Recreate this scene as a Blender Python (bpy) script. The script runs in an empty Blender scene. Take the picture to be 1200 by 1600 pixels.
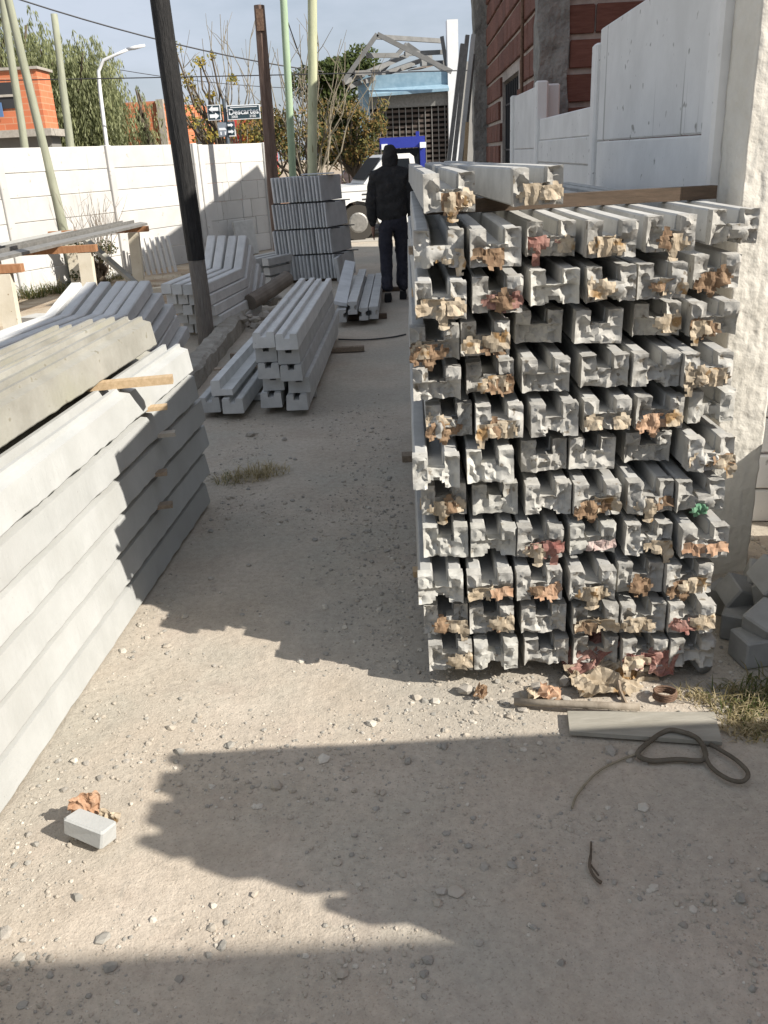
import bpy, math, random
from mathutils import Vector, Matrix, noise
R = math.radians
random.seed(7)
S = bpy.context.scene
COL = S.collection

# ------------------------------------------------------------------ camera
cam = bpy.data.cameras.new('camera')
co = bpy.data.objects.new('camera', cam); COL.objects.link(co); S.camera = co
cam.sensor_fit = 'VERTICAL'; cam.sensor_height = 32.0; cam.lens = 32.0 * 1350 / 1600
cam.clip_start = .05; cam.clip_end = 2000
pit, rol = R(-22.45), R(3.0)
fw = Vector((0, math.cos(pit), math.sin(pit))); rt = Vector((1, 0, 0)); up = rt.cross(fw)
r2 = math.cos(rol) * rt - math.sin(rol) * up; u2 = math.sin(rol) * rt + math.cos(rol) * up
M = Matrix((r2, u2, -fw)).transposed().to_4x4(); M.translation = (0, 0, 1.62)
co.matrix_world = M

# ------------------------------------------------------------------ world and sun
SUN_EL = R(36); sd = Vector((.894, -.447)).normalized()
W = bpy.data.worlds.new('World'); S.world = W; W.use_nodes = True
nt = W.node_tree; nt.nodes.clear()
out = nt.nodes.new('ShaderNodeOutputWorld'); bg = nt.nodes.new('ShaderNodeBackground')
sky = nt.nodes.new('ShaderNodeTexSky'); sky.sky_type = 'NISHITA'; sky.sun_disc = False
sky.sun_elevation = SUN_EL; sky.sun_rotation = math.atan2(sd.x, sd.y)
sky.air_density = 1.0; sky.dust_density = 2.0; sky.ozone_density = 1.0
tcw = nt.nodes.new('ShaderNodeTexCoord'); mpw = nt.nodes.new('ShaderNodeMapping'); mpw.inputs['Scale'].default_value = (1, 1, 3.2)
nzw = nt.nodes.new('ShaderNodeTexNoise'); nzw.inputs['Scale'].default_value = 2.1; nzw.inputs['Detail'].default_value = 7; nzw.inputs['Roughness'].default_value = .58
rpw = nt.nodes.new('ShaderNodeValToRGB'); rpw.color_ramp.elements[0].position = .27; rpw.color_ramp.elements[1].position = .60
rpw.color_ramp.elements[0].color = (.15, .15, .15, 1); rpw.color_ramp.elements[1].color = (.85, .85, .85, 1)
mxw = nt.nodes.new('ShaderNodeMix'); mxw.data_type = 'RGBA'; mxw.inputs['B'].default_value = (7.3, 8.0, 9.3, 1)
L = nt.links.new
L(tcw.outputs['Generated'], mpw.inputs['Vector']); L(mpw.outputs[0], nzw.inputs['Vector']); L(nzw.outputs['Fac'], rpw.inputs['Fac'])
L(rpw.outputs['Color'], mxw.inputs['Factor']); L(sky.outputs['Color'], mxw.inputs['A']); L(mxw.outputs['Result'], bg.inputs['Color'])
bg.inputs['Strength'].default_value = .064; L(bg.outputs[0], out.inputs['Surface'])
sl = bpy.data.lights.new('sun', 'SUN'); so = bpy.data.objects.new('sun', sl); COL.objects.link(so)
sl.energy = 5.0; sl.angle = R(.53); sl.color = (1.0, .945, .865)
tosun = Vector((sd.x * math.cos(SUN_EL), sd.y * math.cos(SUN_EL), math.sin(SUN_EL)))
so.rotation_euler = tosun.to_track_quat('Z', 'Y').to_euler()
S.view_settings.view_transform = 'Standard'; S.view_settings.look = 'None'; S.view_settings.gamma = 1
S.view_settings.exposure = .58
S.view_settings.use_curve_mapping = False
S.render.engine = 'CYCLES'
S.cycles.max_bounces = 6; S.cycles.diffuse_bounces = 4
try: S.cycles.use_denoising = True
except Exception: pass

# ------------------------------------------------------------------ helpers
def ordn(n):
    return ['zeroth', 'first', 'second', 'third', 'fourth', 'fifth', 'sixth', 'seventh', 'eighth', 'ninth', 'tenth', 'eleventh', 'twelfth',
            'thirteenth', 'fourteenth', 'fifteenth', 'sixteenth', 'seventeenth', 'eighteenth', 'nineteenth', 'twentieth'][n]

class MB:
    def __init__(s): s.v = []; s.f = []; s.m = []; s.mi = 0
    def add(s, vs, fs):
        b = len(s.v); s.v += [tuple(p) for p in vs]; s.f += [tuple(i + b for i in q) for q in fs]; s.m += [s.mi] * len(fs); return s
    def hexa(s, p):
        return s.add(p, [(0, 3, 2, 1), (4, 5, 6, 7), (0, 1, 5, 4), (1, 2, 6, 5), (2, 3, 7, 6), (3, 0, 4, 7)])
    def box(s, x0, x1, y0, y1, z0, z1):
        return s.hexa([(x0, y0, z0), (x1, y0, z0), (x1, y1, z0), (x0, y1, z0), (x0, y0, z1), (x1, y0, z1), (x1, y1, z1), (x0, y1, z1)])
    def cbox(s, sx, sy, sz, c=.004, base=0.0):
        """box centred in x and y with chamfered upright and top edges"""
        a, b = sx / 2, sy / 2
        def ring(i, z): return [(-a + i + c, -b + i, z), (a - i - c, -b + i, z), (a - i, -b + i + c, z), (a - i, b - i - c, z), (a - i - c, b - i, z), (-a + i + c, b - i, z), (-a + i, b - i - c, z), (-a + i, -b + i + c, z)]
        vs = ring(c, base) + ring(0, base + c) + ring(0, base + sz - c) + ring(c, base + sz)
        fs = [tuple(range(7, -1, -1)), tuple(range(24, 32))]
        for k in range(3):
            for i in range(8):
                j = (i + 1) % 8; fs.append((k * 8 + i, k * 8 + j, k * 8 + 8 + j, k * 8 + 8 + i))
        return s.add(vs, fs)
    def bar(s, p0, p1, w, h, upv=(0, 0, 1)):
        p0, p1 = Vector(p0), Vector(p1); d = (p1 - p0).normalized(); u = Vector(upv)
        if abs(d.dot(u)) > .98: u = Vector((0, 1, 0))
        r = d.cross(u).normalized(); u = r.cross(d).normalized(); a, b = r * (w / 2), u * (h / 2)
        return s.hexa([p0 - a - b, p0 + a - b, p1 + a - b, p1 - a - b, p0 - a + b, p0 + a + b, p1 + a + b, p1 - a + b])
    def tube(s, pts, rad, n=8, cap=True, jit=0.0):
        pts = [Vector(p) for p in pts]; k = len(pts)
        if not hasattr(rad, '__len__'): rad = [rad] * k
        vs = []; u = None
        for i, p in enumerate(pts):
            d = (pts[min(i + 1, k - 1)] - pts[max(i - 1, 0)]).normalized()
            if u is None: u = d.orthogonal().normalized()
            else: u = (u - d * u.dot(d)).normalized()
            w = d.cross(u)
            for j in range(n):
                a = 2 * math.pi * j / n; rr = rad[i] * (1 + jit * random.uniform(-1, 1))
                vs.append(p + (u * math.cos(a) + w * math.sin(a)) * rr)
        fs = [(i * n + j, i * n + (j + 1) % n, (i + 1) * n + (j + 1) % n, (i + 1) * n + j) for i in range(k - 1) for j in range(n)]
        if cap: fs += [tuple(range(n - 1, -1, -1)), tuple(range((k - 1) * n, k * n))]
        return s.add(vs, fs)
    def prism(s, prof, ys, fn=None):
        """extrude a closed x-z profile along the list ys; fn(x,y,z)->(x,y,z) may bend it"""
        n = len(prof); vs = []
        for y in ys:
            for x, z in prof: vs.append(fn(x, y, z) if fn else (x, y, z))
        fs = [(i * n + j, i * n + (j + 1) % n, (i + 1) * n + (j + 1) % n, (i + 1) * n + j) for i in range(len(ys) - 1) for j in range(n)]
        fs += [tuple(range(n - 1, -1, -1)), tuple(range((len(ys) - 1) * n, len(ys) * n))]
        return s.add(vs, fs)
    def mesh(s, name, mats, smooth=False):
        me = bpy.data.meshes.new(name); me.from_pydata(s.v, [], s.f)
        for m in (mats if isinstance(mats, (list, tuple)) else [mats]): me.materials.append(m)
        if any(s.m): me.polygons.foreach_set('material_index', s.m)
        if smooth: me.polygons.foreach_set('use_smooth', [True] * len(me.polygons))
        me.validate(); me.update(); return me
    def build(s, name, mats, parent=None, loc=None, rz=0, smooth=False, rot=None):
        return link(name, s.mesh(name, mats, smooth), parent, loc, rz, rot)

def link(name, me, parent=None, loc=None, rz=0, rot=None):
    o = bpy.data.objects.new(name, me); COL.objects.link(o)
    if parent is not None: o.parent = parent
    if loc is not None: o.location = loc
    if rot is not None: o.rotation_euler = rot
    elif rz: o.rotation_euler = (0, 0, rz)
    return o
def tag(o, label, cat, group=None, kind=None):
    o['label'] = label; o['category'] = cat
    if group: o['group'] = group
    o['kind'] = kind or 'thing'
    return o
def struct(o, label=None):
    o['kind'] = 'structure'
    if label: o['label'] = label
    return o
def empty(name, loc=(0, 0, 0), rz=0, rot=None):
    o = bpy.data.objects.new(name, None); COL.objects.link(o); o.location = loc; o.empty_display_size = .1
    o.rotation_euler = rot if rot else (0, 0, rz); return o
def ccw(prof):
    a = sum(prof[i][0] * prof[(i + 1) % len(prof)][1] - prof[(i + 1) % len(prof)][0] * prof[i][1] for i in range(len(prof)))
    return prof if a > 0 else prof[::-1]
def fix(me):
    import bmesh
    bm = bmesh.new(); bm.from_mesh(me); bmesh.ops.recalc_face_normals(bm, faces=bm.faces[:]); bm.to_mesh(me); bm.free(); return me

# ------------------------------------------------------------------ materials
def mat(name, c1, c2=None, scale=6., bump=.25, bscale=60., rough=.85, vary=.10, spots=None, world=False, metal=0., stretch=(1, 1, 1), bdist=.004, c3=None, s3=1.3, streak=None):
    m = bpy.data.materials.new(name); m.use_nodes = True; t = m.node_tree; N = t.nodes; l = t.links.new
    b = N['Principled BSDF']; b.inputs['Roughness'].default_value = rough; b.inputs['Metallic'].default_value = metal
    try: b.inputs['Specular IOR Level'].default_value = .25
    except Exception: pass
    if world: g = N.new('ShaderNodeNewGeometry'); src = g.outputs['Position']
    else:
        tc = N.new('ShaderNodeTexCoord'); oi = N.new('ShaderNodeObjectInfo'); ad = N.new('ShaderNodeVectorMath'); ad.operation = 'ADD'
        ml = N.new('ShaderNodeMath'); ml.operation = 'MULTIPLY'; ml.inputs[1].default_value = 53.
        l(oi.outputs['Random'], ml.inputs[0]); l(tc.outputs['Object'], ad.inputs[0]); l(ml.outputs[0], ad.inputs[1]); src = ad.outputs[0]
    mp = N.new('ShaderNodeMapping'); mp.inputs['Scale'].default_value = stretch; l(src, mp.inputs['Vector']); src = mp.outputs[0]
    n1 = N.new('ShaderNodeTexNoise'); n1.inputs['Scale'].default_value = scale; n1.inputs['Detail'].default_value = 6; n1.inputs['Roughness'].default_value = .62; l(src, n1.inputs['Vector'])
    rp = N.new('ShaderNodeValToRGB'); rp.color_ramp.elements[0].position = .32; rp.color_ramp.elements[1].position = .68
    rp.color_ramp.elements[0].color = (*c1, 1); rp.color_ramp.elements[1].color = (*(c2 or c1), 1); l(n1.outputs['Fac'], rp.inputs['Fac']); colr = rp.outputs['Color']
    if c3:
        n3 = N.new('ShaderNodeTexNoise'); n3.inputs['Scale'].default_value = s3; n3.inputs['Detail'].default_value = 4; l(src, n3.inputs['Vector'])
        r3 = N.new('ShaderNodeValToRGB'); r3.color_ramp.elements[0].position = .5; r3.color_ramp.elements[1].position = .66; l(n3.outputs['Fac'], r3.inputs['Fac'])
        x3 = N.new('ShaderNodeMix'); x3.data_type = 'RGBA'; l(r3.outputs['Color'], x3.inputs['Factor']); l(colr, x3.inputs['A']); x3.inputs['B'].default_value = (*c3, 1); colr = x3.outputs['Result']
    if spots:
        v = N.new('ShaderNodeTexNoise'); v.inputs['Scale'].default_value = spots[1]; v.inputs['Detail'].default_value = 2; l(src, v.inputs['Vector'])
        r = N.new('ShaderNodeValToRGB'); r.color_ramp.elements[0].position = spots[2]; r.color_ramp.elements[1].position = spots[2] + .05; l(v.outputs['Fac'], r.inputs['Fac'])
        x = N.new('ShaderNodeMix'); x.data_type = 'RGBA'; l(r.outputs['Color'], x.inputs['Factor']); l(colr, x.inputs['A']); x.inputs['B'].default_value = (*spots[0], 1); colr = x.outputs['Result']
    if streak:
        ms = N.new('ShaderNodeMapping'); ms.inputs['Scale'].default_value = (7, 1, .22); l(src, ms.inputs['Vector'])
        v = N.new('ShaderNodeTexNoise'); v.inputs['Scale'].default_value = 2.4; v.inputs['Detail'].default_value = 3; l(ms.outputs[0], v.inputs['Vector'])
        r = N.new('ShaderNodeValToRGB'); r.color_ramp.elements[0].position = streak[1]; r.color_ramp.elements[1].position = streak[1] + .06; l(v.outputs['Fac'], r.inputs['Fac'])
        x = N.new('ShaderNodeMix'); x.data_type = 'RGBA'; l(r.outputs['Color'], x.inputs['Factor']); l(colr, x.inputs['A']); x.inputs['B'].default_value = (*streak[0], 1); colr = x.outputs['Result']
    if vary and not world:
        hs = N.new('ShaderNodeHueSaturation'); mr = N.new('ShaderNodeMapRange'); mr.inputs['To Min'].default_value = 1 - vary; mr.inputs['To Max'].default_value = 1 + vary
        l(oi.outputs['Random'], mr.inputs['Value']); l(mr.outputs[0], hs.inputs['Value']); l(colr, hs.inputs['Color']); colr = hs.outputs['Color']
    l(colr, b.inputs['Base Color'])
    if bump:
        n2 = N.new('ShaderNodeTexNoise'); n2.inputs['Scale'].default_value = bscale; n2.inputs['Detail'].default_value = 5; l(src, n2.inputs['Vector'])
        bp = N.new('ShaderNodeBump'); bp.inputs['Strength'].default_value = bump; bp.inputs['Distance'].default_value = bdist
        l(n2.outputs['Fac'], bp.inputs['Height']); l(bp.outputs[0], b.inputs['Normal'])
    return m
def plain(name, c, rough=.5, metal=0., bump=0., vary=0.):
    return mat(name, tuple(x * .92 for x in c), c, scale=9, bump=bump, rough=rough, metal=metal, vary=vary)

C_WHITE = mat('pale_cast_concrete', (.36, .365, .348), (.425, .43, .415), 5, .22, 120, .85, .08, spots=((.28, .275, .26), 70, .745), c3=(.345, .345, .325), s3=1.1)
C_STACK = mat('grey_cast_concrete', (.35, .345, .325), (.455, .45, .425), 9, .3, 70, .85, .10, spots=((.26, .25, .23), 60, .69))
C_END = mat('torn_concrete', (.29, .28, .255), (.46, .445, .405), 26, .35, 120, .95, .15, spots=((.20, .175, .14), 36, .65))
C_ENDW = mat('torn_white_concrete', (.36, .35, .315), (.53, .52, .475), 20, .35, 110, .92, .1, spots=((.25, .22, .18), 32, .67))
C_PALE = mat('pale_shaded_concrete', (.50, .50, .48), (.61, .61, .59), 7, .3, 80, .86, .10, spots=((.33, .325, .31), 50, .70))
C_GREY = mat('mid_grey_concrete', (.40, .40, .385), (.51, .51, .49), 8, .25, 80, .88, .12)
C_SLAB = mat('blue_grey_slab', (.47, .48, .475), (.57, .58, .575), 7, .2, 80, .88, .14)
C_MOSSY = mat('weathered_concrete', (.25, .24, .205), (.35, .34, .30), 5, .35, 60, .9, .08, spots=((.22, .205, .16), 20, .66), c3=(.30, .29, .23), s3=2.2)
C_CREAM = mat('cream_concrete', (.60, .54, .42), (.70, .645, .53), 6, .3, 60, .88, .06, spots=((.33, .26, .17), 30, .70))
C_WALL = mat('whitewashed_panel', (.49, .48, .455), (.57, .56, .535), 2.5, .2, 40, .85, .07, spots=((.38, .36, .32), 12, .70), streak=((.42, .405, .37), .67))
C_FENCE = mat('off_white_fence_panel', (.62, .615, .59), (.73, .725, .70), 3.5, .22, 60, .85, .05, spots=((.33, .32, .29), 22, .70))
C_DRIP = mat('streaked_fence_panel', (.62, .615, .59), (.72, .715, .69), 3.5, .22, 60, .85, .0, spots=((.33, .32, .29), 14, .68), streak=((.40, .39, .365), .665))
C_STUCCO = mat('cream_stucco', (.56, .53, .46), (.66, .63, .56), 6, .7, 16, .92, .0, bdist=.02)
C_DARKC = mat('rough_dark_concrete', (.17, .165, .15), (.30, .29, .265), 6, .9, 24, .95, 0, bdist=.03)
C_RUB = mat('rubble', (.34, .31, .265), (.47, .435, .38), 14, .6, 60, .95, .18)
BRICK = mat('red_hollow_brick', (.135, .060, .044), (.205, .096, .071), 7, .4, 60, .9, .16, stretch=(1, 1, 9))
MORTAR = mat('grey_pink_mortar', (.36, .31, .27), (.50, .45, .40), 12, .8, 40, .95, 0)
def brickmat(name, a, b, mo, sc, mirror=False):
    m = mat(name, a, b, 3, 0, rough=.9, vary=0); t = m.node_tree; N = t.nodes; l = t.links.new
    bt = N.new('ShaderNodeTexBrick'); bt.inputs['Color1'].default_value = (*a, 1); bt.inputs['Color2'].default_value = (*b, 1); bt.inputs['Mortar'].default_value = (*mo, 1)
    bt.inputs['Scale'].default_value = sc; bt.inputs['Brick Width'].default_value = .42; bt.inputs['Row Height'].default_value = .135; bt.inputs['Mortar Size'].default_value = .010
    g = N.new('ShaderNodeNewGeometry'); sx = N.new('ShaderNodeSeparateXYZ'); cx = N.new('ShaderNodeCombineXYZ'); ad = N.new('ShaderNodeMath'); ad.operation = 'ADD'
    l(g.outputs['Position'], sx.inputs[0]); l(sx.outputs[0], ad.inputs[0]); l(sx.outputs[1], ad.inputs[1]); l(ad.outputs[0], cx.inputs[0]); l(sx.outputs[2], cx.inputs[1])
    l(cx.outputs[0], bt.inputs['Vector']); l(bt.outputs['Color'], N['Principled BSDF'].inputs['Base Color']); return m
FARBRICK = brickmat('orange_far_brick', (.50, .155, .075), (.58, .20, .10), (.54, .28, .17), 1.0)
WOOD_P = mat('pale_timber', (.42, .30, .17), (.58, .43, .27), 8, .3, 40, .8, .12, stretch=(8, 1, 8))
WOOD_O = mat('old_grey_timber', (.20, .155, .11), (.31, .25, .19), 8, .4, 40, .9, .15, stretch=(8, 1, 8))
WOOD_B = mat('brown_timber', (.30, .145, .07), (.42, .22, .115), 8, .3, 40, .8, .08, stretch=(6, 6, 1))
WOOD_D = mat('dark_brown_timber', (.075, .055, .038), (.12, .085, .06), 8, .3, 40, .8, 0, stretch=(1, 8, 8))
TAR = mat('black_tarred_timber', (.010, .010, .010), (.030, .029, .028), 12, .6, 20, .7, 0, stretch=(5, 5, .6), bdist=.02)
GREYPOLE = mat('bare_grey_timber', (.14, .125, .11), (.22, .20, .175), 12, .6, 20, .9, 0, stretch=(5, 5, .6), bdist=.02)
BROWNPOLE = mat('reddish_old_timber', (.105, .07, .055), (.19, .135, .11), 6, .6, 20, .9, 0, stretch=(5, 5, .6), bdist=.02)
GREENPOLE = mat('green_treated_pole', (.30, .40, .27), (.38, .48, .33), 6, .3, 20, .85, 0, stretch=(3, 3, .5))
PALEPOLE = mat('yellow_green_pole', (.40, .42, .27), (.52, .53, .36), 6, .35, 20, .85, 0, stretch=(3, 3, .5), spots=((.22, .21, .12), 7, .68))
GREYGREEN = mat('grey_green_pole', (.25, .26, .19), (.34, .35, .265), 6, .35, 20, .85, 0, stretch=(3, 3, .5))
PAPER = {
 't': mat('tan_bag_paper', (.32, .255, .175), (.50, .425, .32), 25, .3, 60, .85, .18, spots=((.27, .17, .08), 16, .60)),
 'b': mat('brown_bag_paper', (.14, .085, .05), (.29, .20, .125), 25, .3, 60, .85, .18),
 'o': mat('orange_bag_paper', (.32, .185, .11), (.46, .32, .22), 25, .3, 60, .85, .12),
 'r': mat('red_printed_paper', (.20, .08, .065), (.33, .20, .165), 18, .3, 60, .8, .12),
 'p': mat('pink_stained_paper', (.38, .26, .235), (.48, .40, .36), 25, .3, 60, .85, .12),
 'g': mat('green_printed_paper', (.08, .19, .11), (.15, .27, .17), 20, .3, 60, .8, 0)}
RUST = mat('rusty_iron', (.10, .06, .04), (.20, .13, .09), 40, .5, 90, .75, .1, metal=.2)
STEEL = mat('dull_galvanised_steel', (.20, .195, .18), (.30, .29, .27), 14, .2, 60, .55, .1, metal=.5)
STEELD = plain('dark_steel', (.055, .055, .058), .6, .3)
RUBBER = plain('dark_rubber', (.05, .045, .038), .7)
GLASS = plain('dark_window_glass', (.015, .018, .022), .25); GLASS.node_tree.nodes['Principled BSDF'].inputs['Specular IOR Level'].default_value = .08
WHITEP = plain('white_vehicle_paint', (.76, .76, .74), .3)
WHITEM = plain('white_painted_metal', (.78, .79, .79), .45)
BLUEP = plain('royal_blue_paint', (.03, .045, .29), .5)
SHOPBLUE = mat('pale_blue_paint', (.19, .30, .38), (.28, .40, .48), 5, .1, 30, .7, 0)
REDWALL = mat('red_plaster', (.42, .055, .05), (.50, .075, .065), 2, .1, 30, .85, 0)
SIGNB = plain('slate_sign_enamel', (.035, .06, .075), .5)
SIGNW = plain('white_sign_enamel', (.78, .80, .82), .5)
BARK = mat('bark', (.075, .058, .042), (.15, .12, .09), 10, .6, 30, .95, 0, stretch=(3, 3, .5))
TWIG = mat('pale_twig', (.17, .145, .10), (.27, .235, .175), 10, 0, rough=.9, vary=0)
def leafm(name, c, tr=.35):
    m = mat(name, tuple(x * .8 for x in c), c, 1.2, 0, rough=.7, vary=0); t = m.node_tree; N = t.nodes
    b = N['Principled BSDF']; o = N['Material Output']; ts = N.new('ShaderNodeBsdfTranslucent'); mx = N.new('ShaderNodeMixShader'); mx.inputs[0].default_value = tr
    ts.inputs['Color'].default_value = (*[min(1, x * 1.3) for x in c], 1)
    t.links.new(b.outputs[0], mx.inputs[1]); t.links.new(ts.outputs[0], mx.inputs[2]); t.links.new(mx.outputs[0], o.inputs['Surface']); return m
LW1, LW2, LW3 = leafm('willow_leaf', (.31, .33, .165)), leafm('willow_leaf_dark', (.20, .22, .11)), leafm('willow_leaf_light', (.40, .42, .24))
LG1, LG2, LG3 = leafm('green_leaf', (.075, .10, .025)), leafm('dark_leaf', (.035, .05, .016)), leafm('olive_leaf', (.17, .15, .045))
LY1, LY2, LY3 = leafm('yellow_leaf', (.38, .29, .06)), leafm('ochre_leaf', (.26, .17, .06)), leafm('pale_green_leaf', (.24, .24, .08))
GR1, GR2, GR3 = leafm('grass_green', (.10, .125, .04)), leafm('straw', (.50, .42, .26)), leafm('dry_grass', (.26, .22, .11))

# ------------------------------------------------------------------ ground
def gmat():
    m = bpy.data.materials.new('dusty_dirt'); m.use_nodes = True; t = m.node_tree; N = t.nodes; l = t.links.new
    b = N['Principled BSDF']; b.inputs['Roughness'].default_value = .95; b.inputs['Specular IOR Level'].default_value = .15
    g = N.new('ShaderNodeNewGeometry'); P = g.outputs['Position']
    def nz(s, d=6, r=.6):
        n = N.new('ShaderNodeTexNoise'); n.inputs['Scale'].default_value = s; n.inputs['Detail'].default_value = d; n.inputs['Roughness'].default_value = r; l(P, n.inputs['Vector']); return n.outputs['Fac']
    def ramp(f, a, b_, ca, cb):
        r = N.new('ShaderNodeValToRGB'); e = r.color_ramp.elements; e[0].position = a; e[1].position = b_; e[0].color = (*ca, 1); e[1].color = (*cb, 1); l(f, r.inputs['Fac']); return r.outputs['Color']
    def mix(f, a, b_, mode='MIX', fac=None):
        x = N.new('ShaderNodeMix'); x.data_type = 'RGBA'; x.blend_type = mode
        if f is not None: l(f, x.inputs['Factor'])
        else: x.inputs['Factor'].default_value = fac
        l(a, x.inputs['A'])
        if isinstance(b_, tuple): x.inputs['B'].default_value = (*b_, 1)
        else: l(b_, x.inputs['B'])
        return x.outputs['Result']
    base = ramp(nz(2.4), .32, .68, (.43, .37, .295), (.515, .45, .37))
    patch = ramp(nz(1.05, 4), .46, .62, (0, 0, 0), (.75, .75, .75)); base = mix(patch, base, (.425, .395, .33))
    p2 = ramp(nz(4.6, 5, .7), .55, .72, (0, 0, 0), (.55, .55, .55)); base = mix(p2, base, (.405, .335, .275))
    p4 = ramp(nz(.62, 3, .5), .50, .60, (0, 0, 0), (.7, .7, .7)); base = mix(p4, base, (.39, .36, .305))
    p5 = ramp(nz(9, 5, .75), .60, .70, (0, 0, 0), (.5, .5, .5)); base = mix(p5, base, (.29, .265, .225))
    fine = ramp(nz(38, 6, .75), .3, .75, (.80, .80, .80), (1.12, 1.12, 1.12)); base = mix(None, base, fine, 'MULTIPLY', 1.0)
    sp = ramp(nz(140, 3, .6), .30, .42, (.62, .60, .58), (1, 1, 1)); base = mix(None, base, sp, 'MULTIPLY', .8)
    # yard behind the left stack is darker soil with grass stain, in world x/y
    sx = N.new('ShaderNodeSeparateXYZ'); l(P, sx.inputs[0])
    mr = N.new('ShaderNodeMapRange'); mr.inputs['From Min'].default_value = -1.75; mr.inputs['From Max'].default_value = -2.4; l(sx.outputs[0], mr.inputs['Value'])
    mr2 = N.new('ShaderNodeMapRange'); mr2.inputs['From Min'].default_value = 5.; mr2.inputs['From Max'].default_value = 6.5; l(sx.outputs[1], mr2.inputs['Value'])
    mm = N.new('ShaderNodeMath'); mm.operation = 'MULTIPLY'; l(mr.outputs[0], mm.inputs[0]); l(mr2.outputs[0], mm.inputs[1])
    soil = ramp(nz(1.6, 6, .65), .38, .62, (.27, .195, .13), (.47, .41, .32)); base = mix(mm.outputs[0], base, soil)
    l(base, b.inputs['Base Color'])
    h1 = nz(26, 7, .7); h2 = nz(150, 4, .6); ad = N.new('ShaderNodeMath'); ad.operation = 'MULTIPLY_ADD'; l(h2, ad.inputs[0]); ad.inputs[1].default_value = .35; l(h1, ad.inputs[2])
    bp = N.new('ShaderNodeBump'); bp.inputs['Strength'].default_value = .6; bp.inputs['Distance'].default_value = .013; l(ad.outputs[0], bp.inputs['Height']); l(bp.outputs[0], b.inputs['Normal'])
    return m
DIRT = gmat()
def gz(x, y):
    """ground height"""
    near = max(0., min(1., 1 - (math.hypot(x, y - 2.5) - 6) / 8))
    h = (noise.noise(Vector((x * .9, y * .9, 3.))) * .012 + noise.noise(Vector((x * 3.1, y * 3.1, 9.))) * .006 + noise.noise(Vector((x * 11, y * 11, 1.))) * .0028) * near
    if x < -2.1 and y > 5: h += min(1, (-2.1 - x)) * .05 * noise.noise(Vector((x * 1.3, y * 1.3, 5.))) * min(1, y - 5)
    return h - .006
def axis(a, b, st, lo, hi, g=1.28):
    o = [a]
    while o[-1] < b: o.append(o[-1] + st)
    s = st
    while o[-1] < hi: s *= g; o.append(o[-1] + s)
    s = st; pre = [a]
    while pre[-1] > lo: s *= g; pre.append(pre[-1] - s)
    return pre[:0:-1] + o
xs = axis(-1.5, 1.7, .026, -420, 420); ys = axis(.9, 5.2, .026, -60, 900)
nx = len(xs); gb = MB()
gb.add([(x, y, gz(x, y)) for y in ys for x in xs], [(j * nx + i, j * nx + i + 1, (j + 1) * nx + i + 1, (j + 1) * nx + i) for j in range(len(ys) - 1) for i in range(nx - 1)])
struct(gb.build('ground', DIRT, smooth=True))
# the street beyond the yard
ASPH = mat('street_asphalt', (.10, .098, .092), (.15, .145, .135), 3, .3, 60, .95, 0, world=True)
PAVE = mat('pavement_concrete', (.36, .335, .29), (.45, .42, .37), 1.2, .2, 40, .9, 0, world=True)
b = MB(); b.box(-14, 9, 18.35, 20.6, -.2, .012); struct(b.build('pavement', PAVE))
b = MB(); b.box(-14, 9, 20.6, 20.78, -.2, .06); struct(b.build('kerb', C_RUB))
b = MB(); b.add([(-60, 20.78, .006), (60, 20.78, .006), (60, 27.5, .006), (-60, 27.5, .006)], [(0, 1, 2, 3)]); struct(b.build('road', ASPH))
b = MB(); b.box(-60, 60, 27.5, 30.0, -.2, .10); struct(b.build('far_pavement', PAVE))

# ------------------------------------------------------------------ cast posts
def uprof(w, h, gw, gd, c=.005, taper=0.0, notch=0.0):
    a = w / 2; t = a - taper; g = gw / 2
    p = [(-a + c, 0)]
    if notch: p += [(-g * .7, 0), (-g * .55, notch), (g * .55, notch), (g * .7, 0)]
    p += [(a - c, 0), (a, c), (t, h - c), (t - c, h), (g + c, h), (g, h - c), (g * .9, h - gd), (-g * .9, h - gd), (-g, h - c), (-g - c, h), (-t + c, h), (-t, h - c), (-a, c)]
    return p
def postmesh(name, prof, Ln, segs, jit, m, seed, y0=0.0):
    off = seed * 7.3
    def fn(x, y, z):
        q = Vector((x * 9 + off, y * 2.2, z * 9)); d = noise.noise_vector(q) * jit
        return (x + d.x, y, z + (d.z if z > .02 else 0))
    return fix(MB().prism(prof, [y0 + Ln * i / segs for i in range(segs + 1)], fn).mesh(name, m))
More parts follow.
